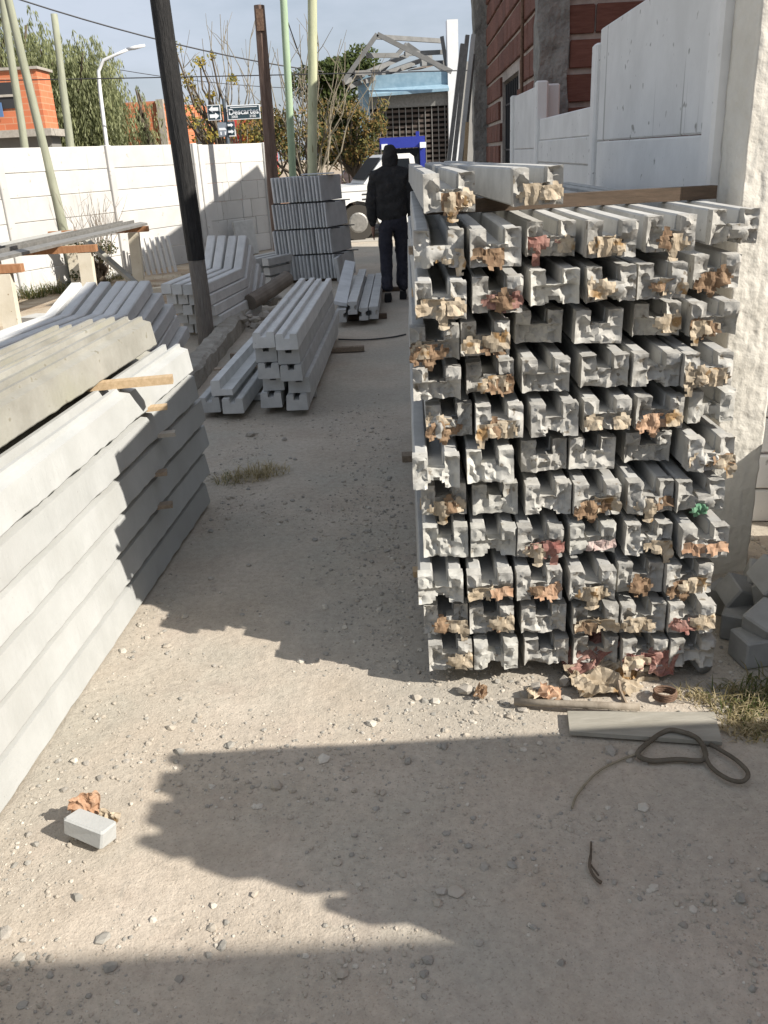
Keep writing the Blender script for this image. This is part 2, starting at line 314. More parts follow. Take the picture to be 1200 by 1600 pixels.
def roughend(name, w, h, gw, gd, m, seed, depth=.045, amp=.030, nxc=16, nyc=12, arch=0.0):
    """broken cast end: a grid over the U section pushed in and out, with a skirt running back to the post"""
    rnd = random.Random(seed); off = seed * 3.71; gx = [(-w / 2) + w * i / nxc for i in range(nxc + 1)]; gzv = [h * j / nyc for j in range(nyc + 1)]
    inc = {}
    for i in range(nxc):
        for j in range(nyc):
            cx = (gx[i] + gx[i + 1]) / 2; cz = (gzv[j] + gzv[j + 1]) / 2
            wob = noise.noise(Vector((cx * 40 + off, cz * 40, 2))) * .006
            if abs(cx) < gw / 2 + wob * .3 and cz > h - gd + wob * 1.2: continue
            if arch and cz < arch * (1 - (cx / (gw * .6)) ** 2) + wob: continue
            inc[(i, j)] = 1
    pull = {'l': rnd.uniform(-.012, .012), 'r': rnd.uniform(-.012, .012), 'b': rnd.uniform(-.02, .004)}
    vs = []; idx = {}
    def vert(i, j, back):
        k = (i, j, back)
        if k not in idx:
            x, z = gx[i], gzv[j]
            q = Vector((x * 13 + off, z * 13, off)); n1 = noise.noise(q); n2 = abs(noise.noise(q * 2.3)); n3 = noise.noise(q * 5.1)
            dy = n1 * amp * 1.0 - n2 * amp * 1.0 + n3 * amp * .22
            dy += pull['l'] * (x < -gw / 2) + pull['r'] * (x > gw / 2) + pull['b'] * (z < h - gd)
            jx = noise.noise(Vector((x * 60 + off, z * 60, 5))) * .0035; jz = noise.noise(Vector((x * 60, z * 60 + off, 8))) * .0045
            e = .25 if (i in (0, nxc) or j in (0, nyc)) else 1.0
            de = min(abs(abs(x) - w / 2), h - z if abs(x) > gw / 2 else 1, abs(abs(x) - gw / 2) if z > h - gd else 1); dy *= .25 + .75 * min(1, de / .014)
            if back: p = (x, depth + .002, z)
            else: p = (x + jx * e, -dy, max(z + jz, -.012))
            idx[k] = len(vs); vs.append(p)
        return idx[k]
    fs = []
    for (i, j) in inc:
        a, b_, c, d = vert(i, j, 0), vert(i + 1, j, 0), vert(i + 1, j + 1, 0), vert(i, j + 1, 0)
        fs += [(a, b_, c), (a, c, d)] if rnd.random() < .5 else [(a, b_, d), (b_, c, d)]
        for (di, dj, e0, e1) in ((0, -1, (i, j), (i + 1, j)), (1, 0, (i + 1, j), (i + 1, j + 1)), (0, 1, (i + 1, j + 1), (i, j + 1)), (-1, 0, (i, j + 1), (i, j))):
            if (i + di, j + dj) not in inc:
                fs.append((vert(*e0, 0), vert(*e0, 1), vert(*e1, 1), vert(*e1, 0)))
    me = MB().add(vs, fs).mesh(name, m, smooth=True); me.set_sharp_from_angle(angle=R(34)); return me
def crumple(name, w, h, m, seed, amp=.5, n=10, hang=0.0, mats=None):
    """a crumpled, folded sheet of bag paper standing in the x-z plane with both faces and a thickness"""
    rnd = random.Random(seed); off = seed * 5.17; vs = []
    for side in (0, 1):
        for j in range(n + 1):
            for i in range(n + 1):
                u, v = i / n - .5, j / n - .5
                q = Vector((u * 2.6 + off, v * 2.6, off * .3)); d = noise.noise_vector(q); d2 = noise.noise_vector(q * 2.7 + Vector((4, 4, 4)))
                rr = 1 + .35 * noise.noise(Vector((math.atan2(v, u) * 1.3, off, 0)))
                x = (u * rr + d.x * .22 * amp + d2.x * .06 * amp) * w; z = (v * rr + d.z * .22 * amp + d2.z * .06 * amp) * h
                y = (abs(d.y) * .9 + abs(d2.y) * .42 - .35) * amp * max(w, h)
                vs.append((x, y + side * .0016, z - hang * (0.5 - v) * h))
    k = (n + 1) ** 2; fs = []
    for j in range(n):
        for i in range(n):
            a = j * (n + 1) + i; t = rnd.random() < .5
            q = (a, a + 1, a + n + 2, a + n + 1)
            fs += [(q[0], q[1], q[2]), (q[0], q[2], q[3])] if t else [(q[0], q[1], q[3]), (q[1], q[2], q[3])]
            fs.append((a + k, a + n + 1 + k, a + n + 2 + k, a + 1 + k))
    ring = [i for i in range(n)] + [i * (n + 1) + n for i in range(n)] + [n * (n + 1) + n - i for i in range(n)] + [(n - i) * (n + 1) for i in range(n)]
    for i in range(len(ring)):
        a, c = ring[i], ring[(i + 1) % len(ring)]; fs.append((a, a + k, c + k, c))
    mb = MB().add(vs, fs)
    if mats: mb.m = [1 if rnd.random() < .0 else 0 for _ in mb.f]
    return mb.mesh(name, m)

PW, PH, GW, GD = .140, .100, .048, .044
PROF = uprof(PW, PH, GW, GD, taper=.004, notch=.010)
bodies = [postmesh('post_body', PROF, 2.7, 9, .0035, C_STACK, s, .045) for s in range(6)]
ends = [roughend('rough_end', PW, PH, GW, GD, C_END, 11 + s, arch=(.018 if s % 3 == 0 else 0)) for s in range(14)]
endsw = [roughend('rough_end', PW, PH, GW, GD, C_ENDW, 61 + s, amp=.022, arch=(.03 if s % 2 else 0)) for s in range(8)]
def papersheet(seed, m):
    """torn bag paper stuck to the end face: a ragged blob of crumpled facets with a hanging tongue here and there"""
    rnd = random.Random(seed); off = seed * 4.9; nx_, nz_ = 18, 15; W_, H_ = PW * 1.0, PH * 1.12
    cx, cz = rnd.uniform(-.35, .35) * W_, rnd.uniform(.02, .045); rx, rz = rnd.uniform(.028, .062), rnd.uniform(.015, .031); tong = rnd.random() < .5; tx = cx + rnd.uniform(-.02, .02)
    idx = {}; vs = []; fs = []; keep = {}
    gx = [-W_ / 2 + W_ * i / nx_ for i in range(nx_ + 1)]; gzz = [-.035 + (H_ + .03) * j / nz_ for j in range(nz_ + 1)]
    for i in range(nx_):
        for j in range(nz_):
            x, z = (gx[i] + gx[i + 1]) / 2, (gzz[j] + gzz[j + 1]) / 2
            d = ((x - cx) / rx) ** 2 + ((z - cz) / rz) ** 2 + noise.noise(Vector((x * 45 + off, z * 45, 1))) * 1.1
            if d < 1 or (tong and abs(x - tx) < .012 + noise.noise(Vector((off, z * 60, 3))) * .006 and -.03 < z < cz): keep[(i, j)] = 1
    def V(i, j, b):
        k = (i, j, b)
        if k not in idx:
            x, z = gx[i], gzz[j]; q = Vector((x * 15 + off, z * 15, off)); n1 = noise.noise(q); n2 = abs(noise.noise(q * 1.9 + Vector((3, 1, 2)))); n3 = noise.noise(q * 4.3)
            y = -.003 - n1 * .017 - n2 * .024 + n3 * .004
            dv = noise.noise_vector(Vector((x * 50 + off, z * 50, 7))) * .006
            idx[k] = len(vs); vs.append((x + dv.x, y + (.0018 if b else 0), z + dv.z))
        return idx[k]
    for (i, j) in keep:
        q = [(i, j), (i + 1, j), (i + 1, j + 1), (i, j + 1)]
        t = rnd.random() < .5
        a = [V(*p, 0) for p in q]; b = [V(*p, 1) for p in q]
        fs += [(a[0], a[1], a[2]), (a[0], a[2], a[3])] if t else [(a[0], a[1], a[3]), (a[1], a[2], a[3])]
        fs.append((b[3], b[2], b[1], b[0]))
        for n_, (di, dj) in enumerate(((0, -1), (1, 0), (0, 1), (-1, 0))):
            if (i + di, j + dj) not in keep: fs.append((a[n_], b[n_], b[(n_ + 1) % 4], a[(n_ + 1) % 4]))
    return MB().add(vs, fs).mesh('paper_scrap', m)
papers = {k: [papersheet(5 + i * 13 + ord(k) * 3, PAPER[k]) for i in range(6 if k in 'tb' else 3)] for k in PAPER}
STACK = [
 [(0.191, 2.395), (0.337, 2.395), (0.501, 2.395), (0.659, 2.395), (0.81, 2.362), (0.955, 2.348)],
 [(0.181, 2.43), (0.325, 2.404), (0.489, 2.398), (0.649, 2.368), (0.795, 2.365), (0.943, 2.349)],
 [(0.164, 2.388), (0.318, 2.383), (0.471, 2.383), (0.631, 2.364), (0.789, 2.402), (0.935, 2.377)],
 [(0.189, 2.467), (0.335, 2.447), (0.478, 2.429), (0.643, 2.432), (0.809, 2.41), (0.968, 2.364)],
 [(0.19, 2.512), (0.348, 2.494), (0.509, 2.47), (0.655, 2.448), (0.818, 2.446), (0.966, 2.424)],
 [(0.161, 2.418), (0.328, 2.444), (0.504, 2.527), (0.65, 2.515), (0.832, 2.549), (0.995, 2.455)],
 [(0.212, 2.531), (0.359, 2.481), (0.523, 2.47), (0.684, 2.488), (0.842, 2.493), (1.012, 2.533)],
 [(0.174, 2.477), (0.337, 2.523), (0.501, 2.51), (0.68, 2.526), (0.83, 2.516), (0.974, 2.483)],
 [(0.169, 2.448), (0.317, 2.485), (0.496, 2.617), (0.667, 2.574), (0.859, 2.63), (1.018, 2.589)],
 [(0.185, 2.395), (0.349, 2.462), (0.527, 2.531), (0.69, 2.536), (0.839, 2.548), (1.05, 2.69)],
 [(0.192, 2.516), (0.345, 2.463), (0.530, 2.63), (0.684, 2.54), (0.872, 2.60), (1.10, 2.71)]]
LOOK = ['twnnrn', 'bbnttr', 'wootbb', 'wwrpto', 'bwnbbg', 'wwnnnt', 'tbntow', 'ntnnnt', 'bbnntt', 'trwtbb', 'tbrtbn']
LOOKTXT = {'t': 'tan paper in end', 'b': 'brown paper in end', 'r': 'red paper in end', 'o': 'orange-brown paper end',
           'w': 'smooth whitish end', 'n': 'bare jagged end', 'g': 'green scrap in end', 'p': 'pinkish stained end'}
RZ0, RP = .058, .126
def scrap(parent, key, rnd, n):
    for q in range(n):
        kk = key if q == 0 or key in 'gp' else rnd.choice([key, 't', 't', 'b'])
        o = link('paper_scrap', rnd.choice(papers[kk]), parent, (0, -.004 * q, 0)); o.scale = (-1 if rnd.random() < .5 else 1, 1, 1) if key != 'g' else (.6, 1, .6)
def upost(x, y, z, az, key, seed, label, tilt=0.0, group='U-section posts of the tall right stack'):
    rnd = random.Random(seed)
    e = empty('concrete_post', (x, y, z), rot=(R(tilt), R(rnd.uniform(-1.2, 1.2)), -R(az)))
    tag(e, label, 'concrete post', group)
    link('body', rnd.choice(bodies), e)
    link('broken_end', rnd.choice(endsw if key in 'wp' else ends), e)
    if key not in 'nw': scrap(e, key, rnd, 1 if key == 'g' else rnd.choice([2, 2, 3]))
    return e
for r_ in range(11):
    for c_ in range(6):
        x, y = STACK[r_][c_]; k = LOOK[r_][c_]
        pos = {0: 'nearest the path', 5: 'farthest from the path'}.get(c_, ordn(c_ + 1) + ' from the path')
        row = 'bottom row' if r_ == 0 else ('top full row' if r_ == 10 else ordn(r_ + 1) + ' row up')
        upost(x, y, RZ0 + RP * r_, 2.3 - .33 * c_ + random.uniform(-.25, .25), k, r_ * 31 + c_ * 7 + 3, f'post {pos}, {row} of tall right stack, {LOOKTXT[k]}')
upost(.222, 2.49, 1.466, 1.8, 't', 901, 'loose post on top of the tall stack beside the path, tan paper in end')
upost(.478, 2.56, 1.468, -1.2, 't', 903, 'loose post on top of the tall stack, second from the path, torn tan end')
# battens between the rows
bat = []
for s in range(3):
    bm = MB(); bm.bar((0, 0, 0), (1.02, 0, 0), .05, .0255); bat.append(bm.mesh('batten', WOOD_O if s else WOOD_P))
for r_ in range(11):
    for q, yy in ((0, 3.05), (1, 4.75)):
        z = RZ0 - .0135 + RP * r_
        ov = random.choice([.03, -.03, -.02, -.03, .0]) if q == 0 else -.105
        if r_ == 0: row = 'under the bottom row'
        else: row = f'between rows {ordn(r_)} and {ordn(r_ + 1)} up'
        o = link('timber_batten', bat[(r_ * 2 + q) % 3], None, (.135 - ov, yy + random.uniform(-.12, .12), z), rz=R(random.uniform(-2, 2)))
        tag(o, f'{"near" if q == 0 else "far"} wooden batten {row} of the tall right stack', 'batten', 'spacer battens of the tall right stack')
for q, yy in ((0, 3.05), (1, 4.7)):
    o = MB().box(.12, 1.05, yy - .04, yy + .04, -.012, .030).build('timber_sleeper', WOOD_O)
    tag(o, ('near' if q == 0 else 'far') + ' timber sleeper on the ground under the tall right stack', 'timber', 'sleepers under the tall right stack')
o = MB().bar((.20, 3.16, 1.4425), (1.22, 3.22, 1.4425), .05, .044).build('timber_bar', WOOD_D)
tag(o, 'long dark timber bar lying across the top of the tall right stack', 'timber')

# ------------------------------------------------------------------ tall left stack
LP = [(-.088, 0), (.080, 0), (.085, .004), (.076, .108), (.060, .132), (.028, .132), (.024, .085), (-.024, .085), (-.028, .132), (-.062, .132), (-.078, .115), (-.088, .004)]
def leftmesh(seed, m, ragged=1.0, Ln=4.6):
    off = seed * 9.1; n = 170
    ys_ = [Ln * i / n for i in range(n + 1)]
    prof = [(-.085, 0), (.089, -.001), (.092, .004), (.078, .102), (.044, .112), (.042, .128), (.026, .128), (.022, .082), (-.022, .082), (-.026, .128), (-.042, .128), (-.044, .112), (-.078, .102), (-.085, .006)]
    def fn(x, y, z):
        d = noise.noise_vector(Vector((x * 6 + off, y * .8, z * 6))) * .003
        dz = 0; dx = 0
        if z < .012 and x > .05:
            dz = -abs(noise.noise(Vector((y * 9, off, 0)))) * .007 * ragged - abs(noise.noise(Vector((y * 37, off, 3)))) * .006 * ragged
            dx = noise.noise(Vector((y * 13, off, 6))) * .004 * ragged
        return (x + d.x + dx, y, z + d.z + dz)
    return fix(MB().prism(ccw(prof), ys_, fn).mesh('long_post', m))
def bedge(y): return -1.09 + .0889 * (y - 1.88)
LAZ = math.atan(.0889)
LEFT = [  # z, inset from face, far end Y, material
 (.012, .0, 4.16, C_WHITE), (.150, .0, 4.22, C_WHITE), (.289, .0, 4.26, C_WHITE), (.428, -.002, 4.24, C_WHITE), (.567, .0, 4.17, C_WHITE), (.708, -.004, 4.12, C_WHITE)]
def leftpost(z, inset, yend, m, seed, label):
    yb = yend - 4.6 * math.cos(LAZ); x = bedge(yend) - .086 - inset - 4.6 * math.sin(LAZ)
    o = link('long_post', leftmesh(seed, m), None, (x, yb, z), rz=-LAZ + R(random.uniform(-.15, .15)))
    tag(o, label, 'concrete post', 'long posts of the left stack'); return o
for i, (z, ins, ye, m) in enumerate(LEFT):
    leftpost(z, ins, ye, m, 20 + i, f'long pale post, {"bottom" if i == 0 else ordn(i + 1) + " from the ground"} layer on path side of left stack')
for i, (ins, ye, m, z) in enumerate(((.10, 3.98, C_MOSSY, .868), (.285, 4.30, C_MOSSY, .822), (.46, 4.45, C_MOSSY, .795), (.64, 4.5, C_MOSSY, .765))):
    leftpost(z, ins, ye, m, 40 + i, f'long weathered grooved post on top of left stack, {"nearest the path" if i == 0 else ordn(i + 1) + " from the path"}')
for i, (ins, ye, z) in enumerate(((.185, 4.2, .684), (.37, 4.3, .66), (.55, 4.4, .63))):
    leftpost(z, ins, ye, C_MOSSY, 50 + i, f'long weathered post just under the top layer of left stack, {ordn(i + 2)} from the path')
for i, (y, z, ln, m) in enumerate(((3.28, .850, .17, WOOD_P), (3.42, .704, .085, WOOD_P), (3.50, .5655, .075, C_RUB), (3.40, .4265, .05, WOOD_O), (3.38, .2875, .06, WOOD_O), (2.3, .2875, .0, WOOD_O))):
    if ln <= 0: continue
    xf = bedge(y) - .0
    o = MB().bar((xf - .35, y - .03, z), (xf + ln, y + .05, z + .002), .045, .017 if i else .03).build('timber_wedge', m)
    tag(o, f'{["pale split timber wedge sticking out under the top post", "thin pale timber wedge below the second layer from top", "short grey wedge stub below the third layer from top", "small grey wedge in shade, fourth gap from top", "square grey wedge in shade, lowest gap showing one"][i]} of left stack', 'wedge', 'wedges between layers of the left stack')

# ------------------------------------------------------------------ middle posts by the kerb
MP = uprof(.150, .104, .044, .032, c=.005, taper=.005)
def mpost(x, y, z, az, Ln, seed, label, cat_m=C_GREY, prof=None, flip=False, name='concrete_post', group='grooved posts stacked beside the low kerb', endm=None):
    me = postmesh('post_body', prof or MP, Ln, 12, .004, cat_m, seed)
    e = link(name, me, None, (x, y, z), rot=(0, math.pi if flip else 0, -R(az)))
    tag(e, label, 'concrete post', group); return e
for c_ in range(2):
    for r_ in range(5):
        x = [-.735, -.575][c_] + [.0, .02, .01, 0, 0][r_] + (.025 if c_ == 1 and r_ in (0, 1) else 0); y = [5.75, 5.65][c_] + [.05, .10, .0, .03, -.03][r_]
        m = C_PALE if r_ == 4 else C_GREY  # top posts paler: light from the sky above put into the colour
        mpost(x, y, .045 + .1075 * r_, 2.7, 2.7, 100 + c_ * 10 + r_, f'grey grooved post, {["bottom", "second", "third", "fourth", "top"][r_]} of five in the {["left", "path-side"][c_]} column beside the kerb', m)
LPROF = ccw([(-.07, 0), (.075, 0), (.075, .04), (-.005, .04), (-.01, .105), (-.065, .105), (-.07, .10)])
mpost(-1.055, 5.74, .164, 3.5, 2.5, 131, 'pale L-section post lying on two others left of the middle stack', C_PALE, LPROF)
mpost(-1.155, 5.76, .045, 3.5, 2.5, 132, 'grooved post on the ground, outer one under the L-section post', C_GREY)
mpost(-.985, 5.70, .045, 3.5, 2.5, 133, 'grooved post on the ground, inner one under the L-section post', C_GREY)
for i, (x0, x1, y, z) in enumerate(((-1.3, -.45, 6.2, .022), (-1.3, -.1, 7.72, .022), (-1.25, -.5, 6.6, .157))):
    o = MB().bar((x0, y, z), (x1, y + .03, z), .06, .04 if i < 2 else .012).build('timber_bearer', WOOD_O if i else C_GREY)
    tag(o, ['grey bearer under the near end of the middle posts', 'timber bearer jutting onto the path from under the middle posts', 'thin lath between the left pair and the L-section post'][i], 'bearer')
# second group of posts further along the path
IPROF = ccw([(x * .78, z * .85) for x, z in [(-.06, 0), (.06, 0), (.06, .04), (.025, .055), (.025, .10), (.06, .115), (.06, .15), (-.06, .15), (-.06, .115), (-.025, .10), (-.025, .055), (-.06, .04)]])
mpost(-.215, 8.98, .12, 2.2, 2.7, 141, 'pale I-section post in the group behind the middle stack', C_PALE, IPROF, name='beam_post', group='posts lying before the slab stack')
mpost(-.105, 9.0, .05, 2.2, 2.7, 142, 'grey I-section post right of the pale one before the slab stack', C_GREY, IPROF, name='beam_post', group='posts lying before the slab stack')
mpost(.0, 9.05, .05, 2.2, 2.7, 143, 'grey I-section post nearest the path before the slab stack', C_GREY, IPROF, name='beam_post', group='posts lying before the slab stack')
mpost(-.33, 8.95, .05, 2.2, 2.7, 144, 'dark grey post lowest on the left before the slab stack', C_GREY, IPROF, name='beam_post', group='posts lying before the slab stack')
o = MB().hexa([(-.40, 9.05, .22), (-.27, 9.05, .19), (-.20, 11.5, .33), (-.33, 11.5, .36), (-.40, 9.05, .255), (-.27, 9.05, .225), (-.20, 11.5, .365), (-.33, 11.5, .395)]).build('concrete_plank', C_SLAB)
tag(o, 'flat grey plank leaning over the posts before the slab stack', 'concrete plank')
for i, (x0, x1, y) in enumerate(((-.45, .14, 9.35), (-.4, .36, 11.3))):
    o = MB().bar((x0, y, .024), (x1, y + .02, .024), .07, .05).build('timber_bearer', WOOD_D)
    tag(o, ['dark bearer under the near end of the I-section posts', 'dark bearer across the path beside the walking person'][i], 'bearer')

# ------------------------------------------------------------------ cranked posts
CP = ccw([(-.050, 0), (.050, 0), (.048, .090), (.038, .098), (-.038, .098), (-.048, .090)])
def crankmesh(seed, L0, L1, ang, m, prof=None):
    """straight post whose last stretch bends upward"""
    b_ = MB(); pr = prof or CP; n = len(pr); st = [(0, 0), (L0 * .5, 0), (L0, .5), (L0 + L1 * .5, 1), (L0 + L1, 1)]
    vs = []
    def path(s):
        if s <= L0: return Vector((0, s, 0)), 0
        return Vector((0, L0 + (s - L0) * math.cos(ang), (s - L0) * math.sin(ang))), ang
    for s, k in st:
        p, a = path(s); a = ang * k; zk = 1 / math.cos(ang / 2) if k == .5 else 1
        for x, z in pr:
            d = noise.noise_vector(Vector((x * 9 + seed, s * 3, z * 9))) * .003
            vs.append((p.x + x + d.x, p.y - z * zk * math.sin(a), p.z + z * zk * math.cos(a) + d.z))
    fs = [(i * n + j, i * n + (j + 1) % n, (i + 1) * n + (j + 1) % n, (i + 1) * n + j) for i in range(len(st) - 1) for j in range(n)]
    fs += [tuple(range(n - 1, -1, -1)), tuple(range((len(st) - 1) * n, len(st) * n))]
    b_.add(vs, fs); return fix(b_.mesh('cranked_post', m))
def crankpile(x, y, az, ang, cols, rows, L0, L1, m, what, dx=.145, dz=.118, slip=.05, z0=.02, group='', skip=(), step=0.0):
    ms = [crankmesh(s * 3.3 + x, L0, L1, ang, m) for s in range(3)]
    for c_ in range(cols):
        for r_ in range(rows):
            if (c_, r_) in skip: continue
            o = link('cranked_post', ms[(c_ + r_) % 3], None, (x - c_ * dx - r_ * step, y + c_ * slip - r_ * .06 + random.uniform(-.03, .03), z0 + r_ * dz), rz=-R(az) + R(random.uniform(-.4, .4)))
            tag(o, f'cranked grey post, {"path-side" if c_ == 0 else ordn(c_ + 1) + " from path"}, {["bottom", "second", "third", "fourth", "fifth"][r_]} layer of {what}', 'concrete post', group)
crankpile(-2.29, 4.40, 10, R(19), 6, 5, 2.9, .58, C_PALE, 'the cranked pile before the black pole', dx=.125, dz=.108, slip=.03, group='cranked posts before the black pole', step=.05)
crankpile(-1.54, 8.75, 9, R(46), 4, 5, 1.3, .48, C_PALE, 'the cranked pile beyond the black pole', dx=.125, dz=.108, slip=.08, group='cranked posts beyond the black pole', step=.03)
crankpile(-1.42, 12.2, 28, R(48), 3, 3, 1.3, .5, C_GREY, 'small pile by slab stack', dx=.17, dz=.13, slip=.05, group='cranked posts by the slab stack', z0=.05)

# low kerb with rubble
KERBM = mat('crumbling_kerb_concrete', (.27, .25, .21), (.40, .375, .325), 8, .9, 30, .95, 0, bdist=.03)
def kf(x, y, z):
    d = noise.noise_vector(Vector((x * 5, y * 5, z * 5))) * .022 + noise.noise_vector(Vector((x * 16, y * 16, z * 16))) * .012; return (x + d.x - 1.5 + (y - 6) * .01, y + d.y * .3, z + (d.z if z > .1 else 0))
o = fix(MB().prism(ccw([(-.07, -.05), (.10, -.05), (.10, .13), (.07, .155), (-.05, .16), (-.08, .13)]), [4.7 + i * .12 for i in range(50)], kf).mesh('kerb', KERBM))
struct(link('low_kerb', o))
b = MB()
o = MB().tube([(-1.34, 9.62, .20), (-1.15, 9.95, .27), (-.97, 10.25, .36)], .085, 14).build('clay_pipe', mat('dull_brown_pipe', (.15, .125, .10), (.22, .19, .155), 6, .3, 30, .8, 0), smooth=False)
tag(o, 'fat brown-grey pipe lying on rubble behind the middle posts', 'pipe')

# ------------------------------------------------------------------ slab stack
SLABX0, SLABX1, SLABY = -1.36, -.52, 12.55
for t in range(4):
    n = [17, 17, 17, 14][t]; dxs = [.0, .0, -.03, -.06][t]; x0 = [-1.36, -1.33, -1.30, -1.285][t]; x1 = [-.47, -.505, -.55, -.60][t]; z0 = .03 + .345 * t
    w = (x1 - x0) / n; lean = R(random.uniform(2, 4)); me = []
    for q in range(2):
        sb = MB(); sb.cbox(w * .60, .60, .325, .005)
        me.append(sb.mesh('slab', C_SLAB))
    for i in range(n):
        o = link('concrete_slab', me[i % 2], None, (x0 + .12 + (i + .5) * w + random.uniform(-.004, .004), SLABY + .29 + random.uniform(-.012, .012), z0 + .008), rot=(0, -R(3.2) + R(random.uniform(-.5, .5)), -R(27 + random.uniform(-.8, .8))))
        tag(o, f'upright grey slab, {"leftmost" if i == 0 else ("rightmost" if i == n - 1 else ordn(i + 1) + " from left")} in the {["bottom", "second", "third", "top"][t]} tier of the slab stack', 'concrete slab', 'slabs stacked on edge in four tiers')
    if t < 3:
        for q in range(2):
            o = MB().bar((x0 + .0 + .2 * q, SLABY + .10 + .38 * q, z0 + .3375), (x1 + .10 + .2 * q, SLABY + .08 + .38 * q, z0 + .3375), .05, .012).build('timber_lath', STEELD)
            tag(o, f'dark lath {["near", "far"][q]} the front above the {["bottom", "second", "third"][t]} tier of slabs', 'lath', 'laths between the slab tiers')
o = MB().box(-1.30, -.40, 12.64, 13.1, -.02, .036).build('timber_pallet', WOOD_D); tag(o, 'low dark timber base under the slab stack', 'timber')
o = MB().cbox(.05, .62, .32).build('concrete_slab', C_SLAB, None, (-.42, 12.6, .02), rot=(0, -R(6), -R(6))); tag(o, 'single grey slab standing alone at the path side of the slab stack', 'concrete slab')
o = MB().box(-.9, -.45, 12.75, 13.1, 1.412, 1.425).build('sheet_cover', C_SLAB); tag(o, 'flat grey board lying on top of the slab stack', 'board')

# ------------------------------------------------------------------ left boundary wall
def wall(name, A, B, nb, rows, h, m, label, post_w=.12, gap=.005, t=.05, post_h=None):
    A, B = Vector(A), Vector(B); d = (B - A); Ln = d.length; a = math.atan2(d.y, d.x)
    e = empty(name, (A.x, A.y, 0), a); tag(e, label, 'wall'); bw = Ln / nb; rh = h / rows
    pm = MB().cbox(post_w, .14, (post_h or h + .01) + .1, .01, -.1).mesh('post', m)
    for i in range(nb + 1): link('post', pm, e, (i * bw, 0, 0), rz=0)
    pn = [MB().cbox(bw - post_w * .7, t, rh - gap, .008).mesh('panel', m) for _ in range(2)]
    if name == 'end_wall':
        for r_ in range(rows):
            nk = [3, 4, 4, 5, 3, 2][r_]; cuts = [post_w * .35 + (bw - post_w * .7) * (k_ / nk + (random.uniform(-.07, .07) if 0 < k_ < nk else 0)) for k_ in range(nk + 1)]
            for a_, b_ in zip(cuts, cuts[1:]):
                if b_ - a_ > .06: link('block', MB().cbox(b_ - a_ - .002, t, rh - .002, .008).mesh('block', m), e, ((a_ + b_) / 2, random.uniform(-.004, .004), r_ * rh + .004))
        return e
    for i in range(nb):
        for r_ in range(rows):
            o = link('panel', pn[(i + r_) % 2], e, ((i + .5) * bw + random.uniform(-.003, .003), random.uniform(-.006, .006), r_ * rh + .004), rot=(R(random.uniform(-.5, .5)), 0, 0))
    return e
wall('boundary_wall', (-8.95, 5.2), (-3.02, 16.47), 6, 6, 1.95, C_WALL, 'long white precast panel wall along the left of the yard')
wall('end_wall', (-2.93, 16.56), (-1.93, 17.86), 1, 6, 1.93, C_WALL, 'short whitish panel wall at the far end, beside the brown pole')
# block scored marks on the end wall: thin raised laths of the panel mould
o = MB().cbox(.5, .06, .62, .01).build('concrete_slab', C_GREY, None, (-2.28, 16.9, .0), rz=R(52), rot=(R(-8), 0, R(52))); tag(o, 'grey slab leaning on the short end wall', 'concrete slab')

# leaning post against the wall
def pole(name, p0, p1, r0, r1, m, label, n=12, cat='pole', seg=7, jit=.03):
    p0, p1 = Vector(p0), Vector(p1); pts = [p0.lerp(p1, i / seg) + Vector((random.uniform(-1, 1), random.uniform(-1, 1), 0)) * .008 for i in range(seg + 1)]
    o = MB().tube(pts, [r0 + (r1 - r0) * i / seg for i in range(seg + 1)], n, jit=jit).build(name, m, smooth=True); tag(o, label, cat); return o
# tarred black pole with a bare grey foot
e = empty('timber_pole', (-1.64, 8.45, 0)); e.scale = (.80, .80, .86); tag(e, 'thick black tarred timber pole with a bare grey foot', 'pole')
MBp = MB(); MBp.tube([(-.0, 0, -.1), (.012, .0, .45), (.004, 0, .95)], [.105, .102, .10], 12, jit=.05); MBp.build('bare_foot', GREYPOLE, e)
MBp = MB(); MBp.tube([(.004, 0, .92), (.0, .0, 1.3), (-.012, 0, 2.0), (-.03, 0, 2.8), (-.045, 0, 3.9)], [.104, .105, .106, .107, .10], 12, jit=.045); MBp.build('tarred_shaft', TAR, e)
e = empty('timber_pole', (-1.56, 15.5, 0)); tag(e, 'reddish brown old timber pole with sawn top at the end wall', 'pole')
MB().tube([(0, 0, -.1), (-.01, 0, 1.2), (.012, 0, 2.4), (.03, 0, 3.86)], [.10, .10, .098, .085], 8, jit=.06).build('shaft', BROWNPOLE, e)
MB().bar((.03, -.09, 3.5), (.035, -.09, 3.80), .11, .03, (0, 1, 0)).build('nailed_plate', RUST, e)
pole('timber_pole', (-1.32, 16, -.1), (-1.10, 16, 6.2), .066, .055, GREENPOLE, 'slim green treated pole right of the brown pole')
pole('timber_pole', (-.98, 15, -.1), (-.50, 15.1, 6.2), .082, .066, PALEPOLE, 'pale yellow-green round pole behind the slab stack')
pole('timber_pole', (-7.28, 20, -.1), (-7.02, 20, 6.2), .085, .07, GREYGREEN, 'leftmost grey-green pole beyond the white wall')
pole('timber_pole', (-4.47, 13.5, -.05), (-4.70, 13.42, 4.4), .068, .05, GREYGREEN, 'leaning grey pole propped against the white wall')
pole('timber_pole', (-6.34, 20, -.1), (-6.10, 20, 4.55), .10, .065, GREYGREEN, 'short grey-green pole in front of the willow beyond the wall')

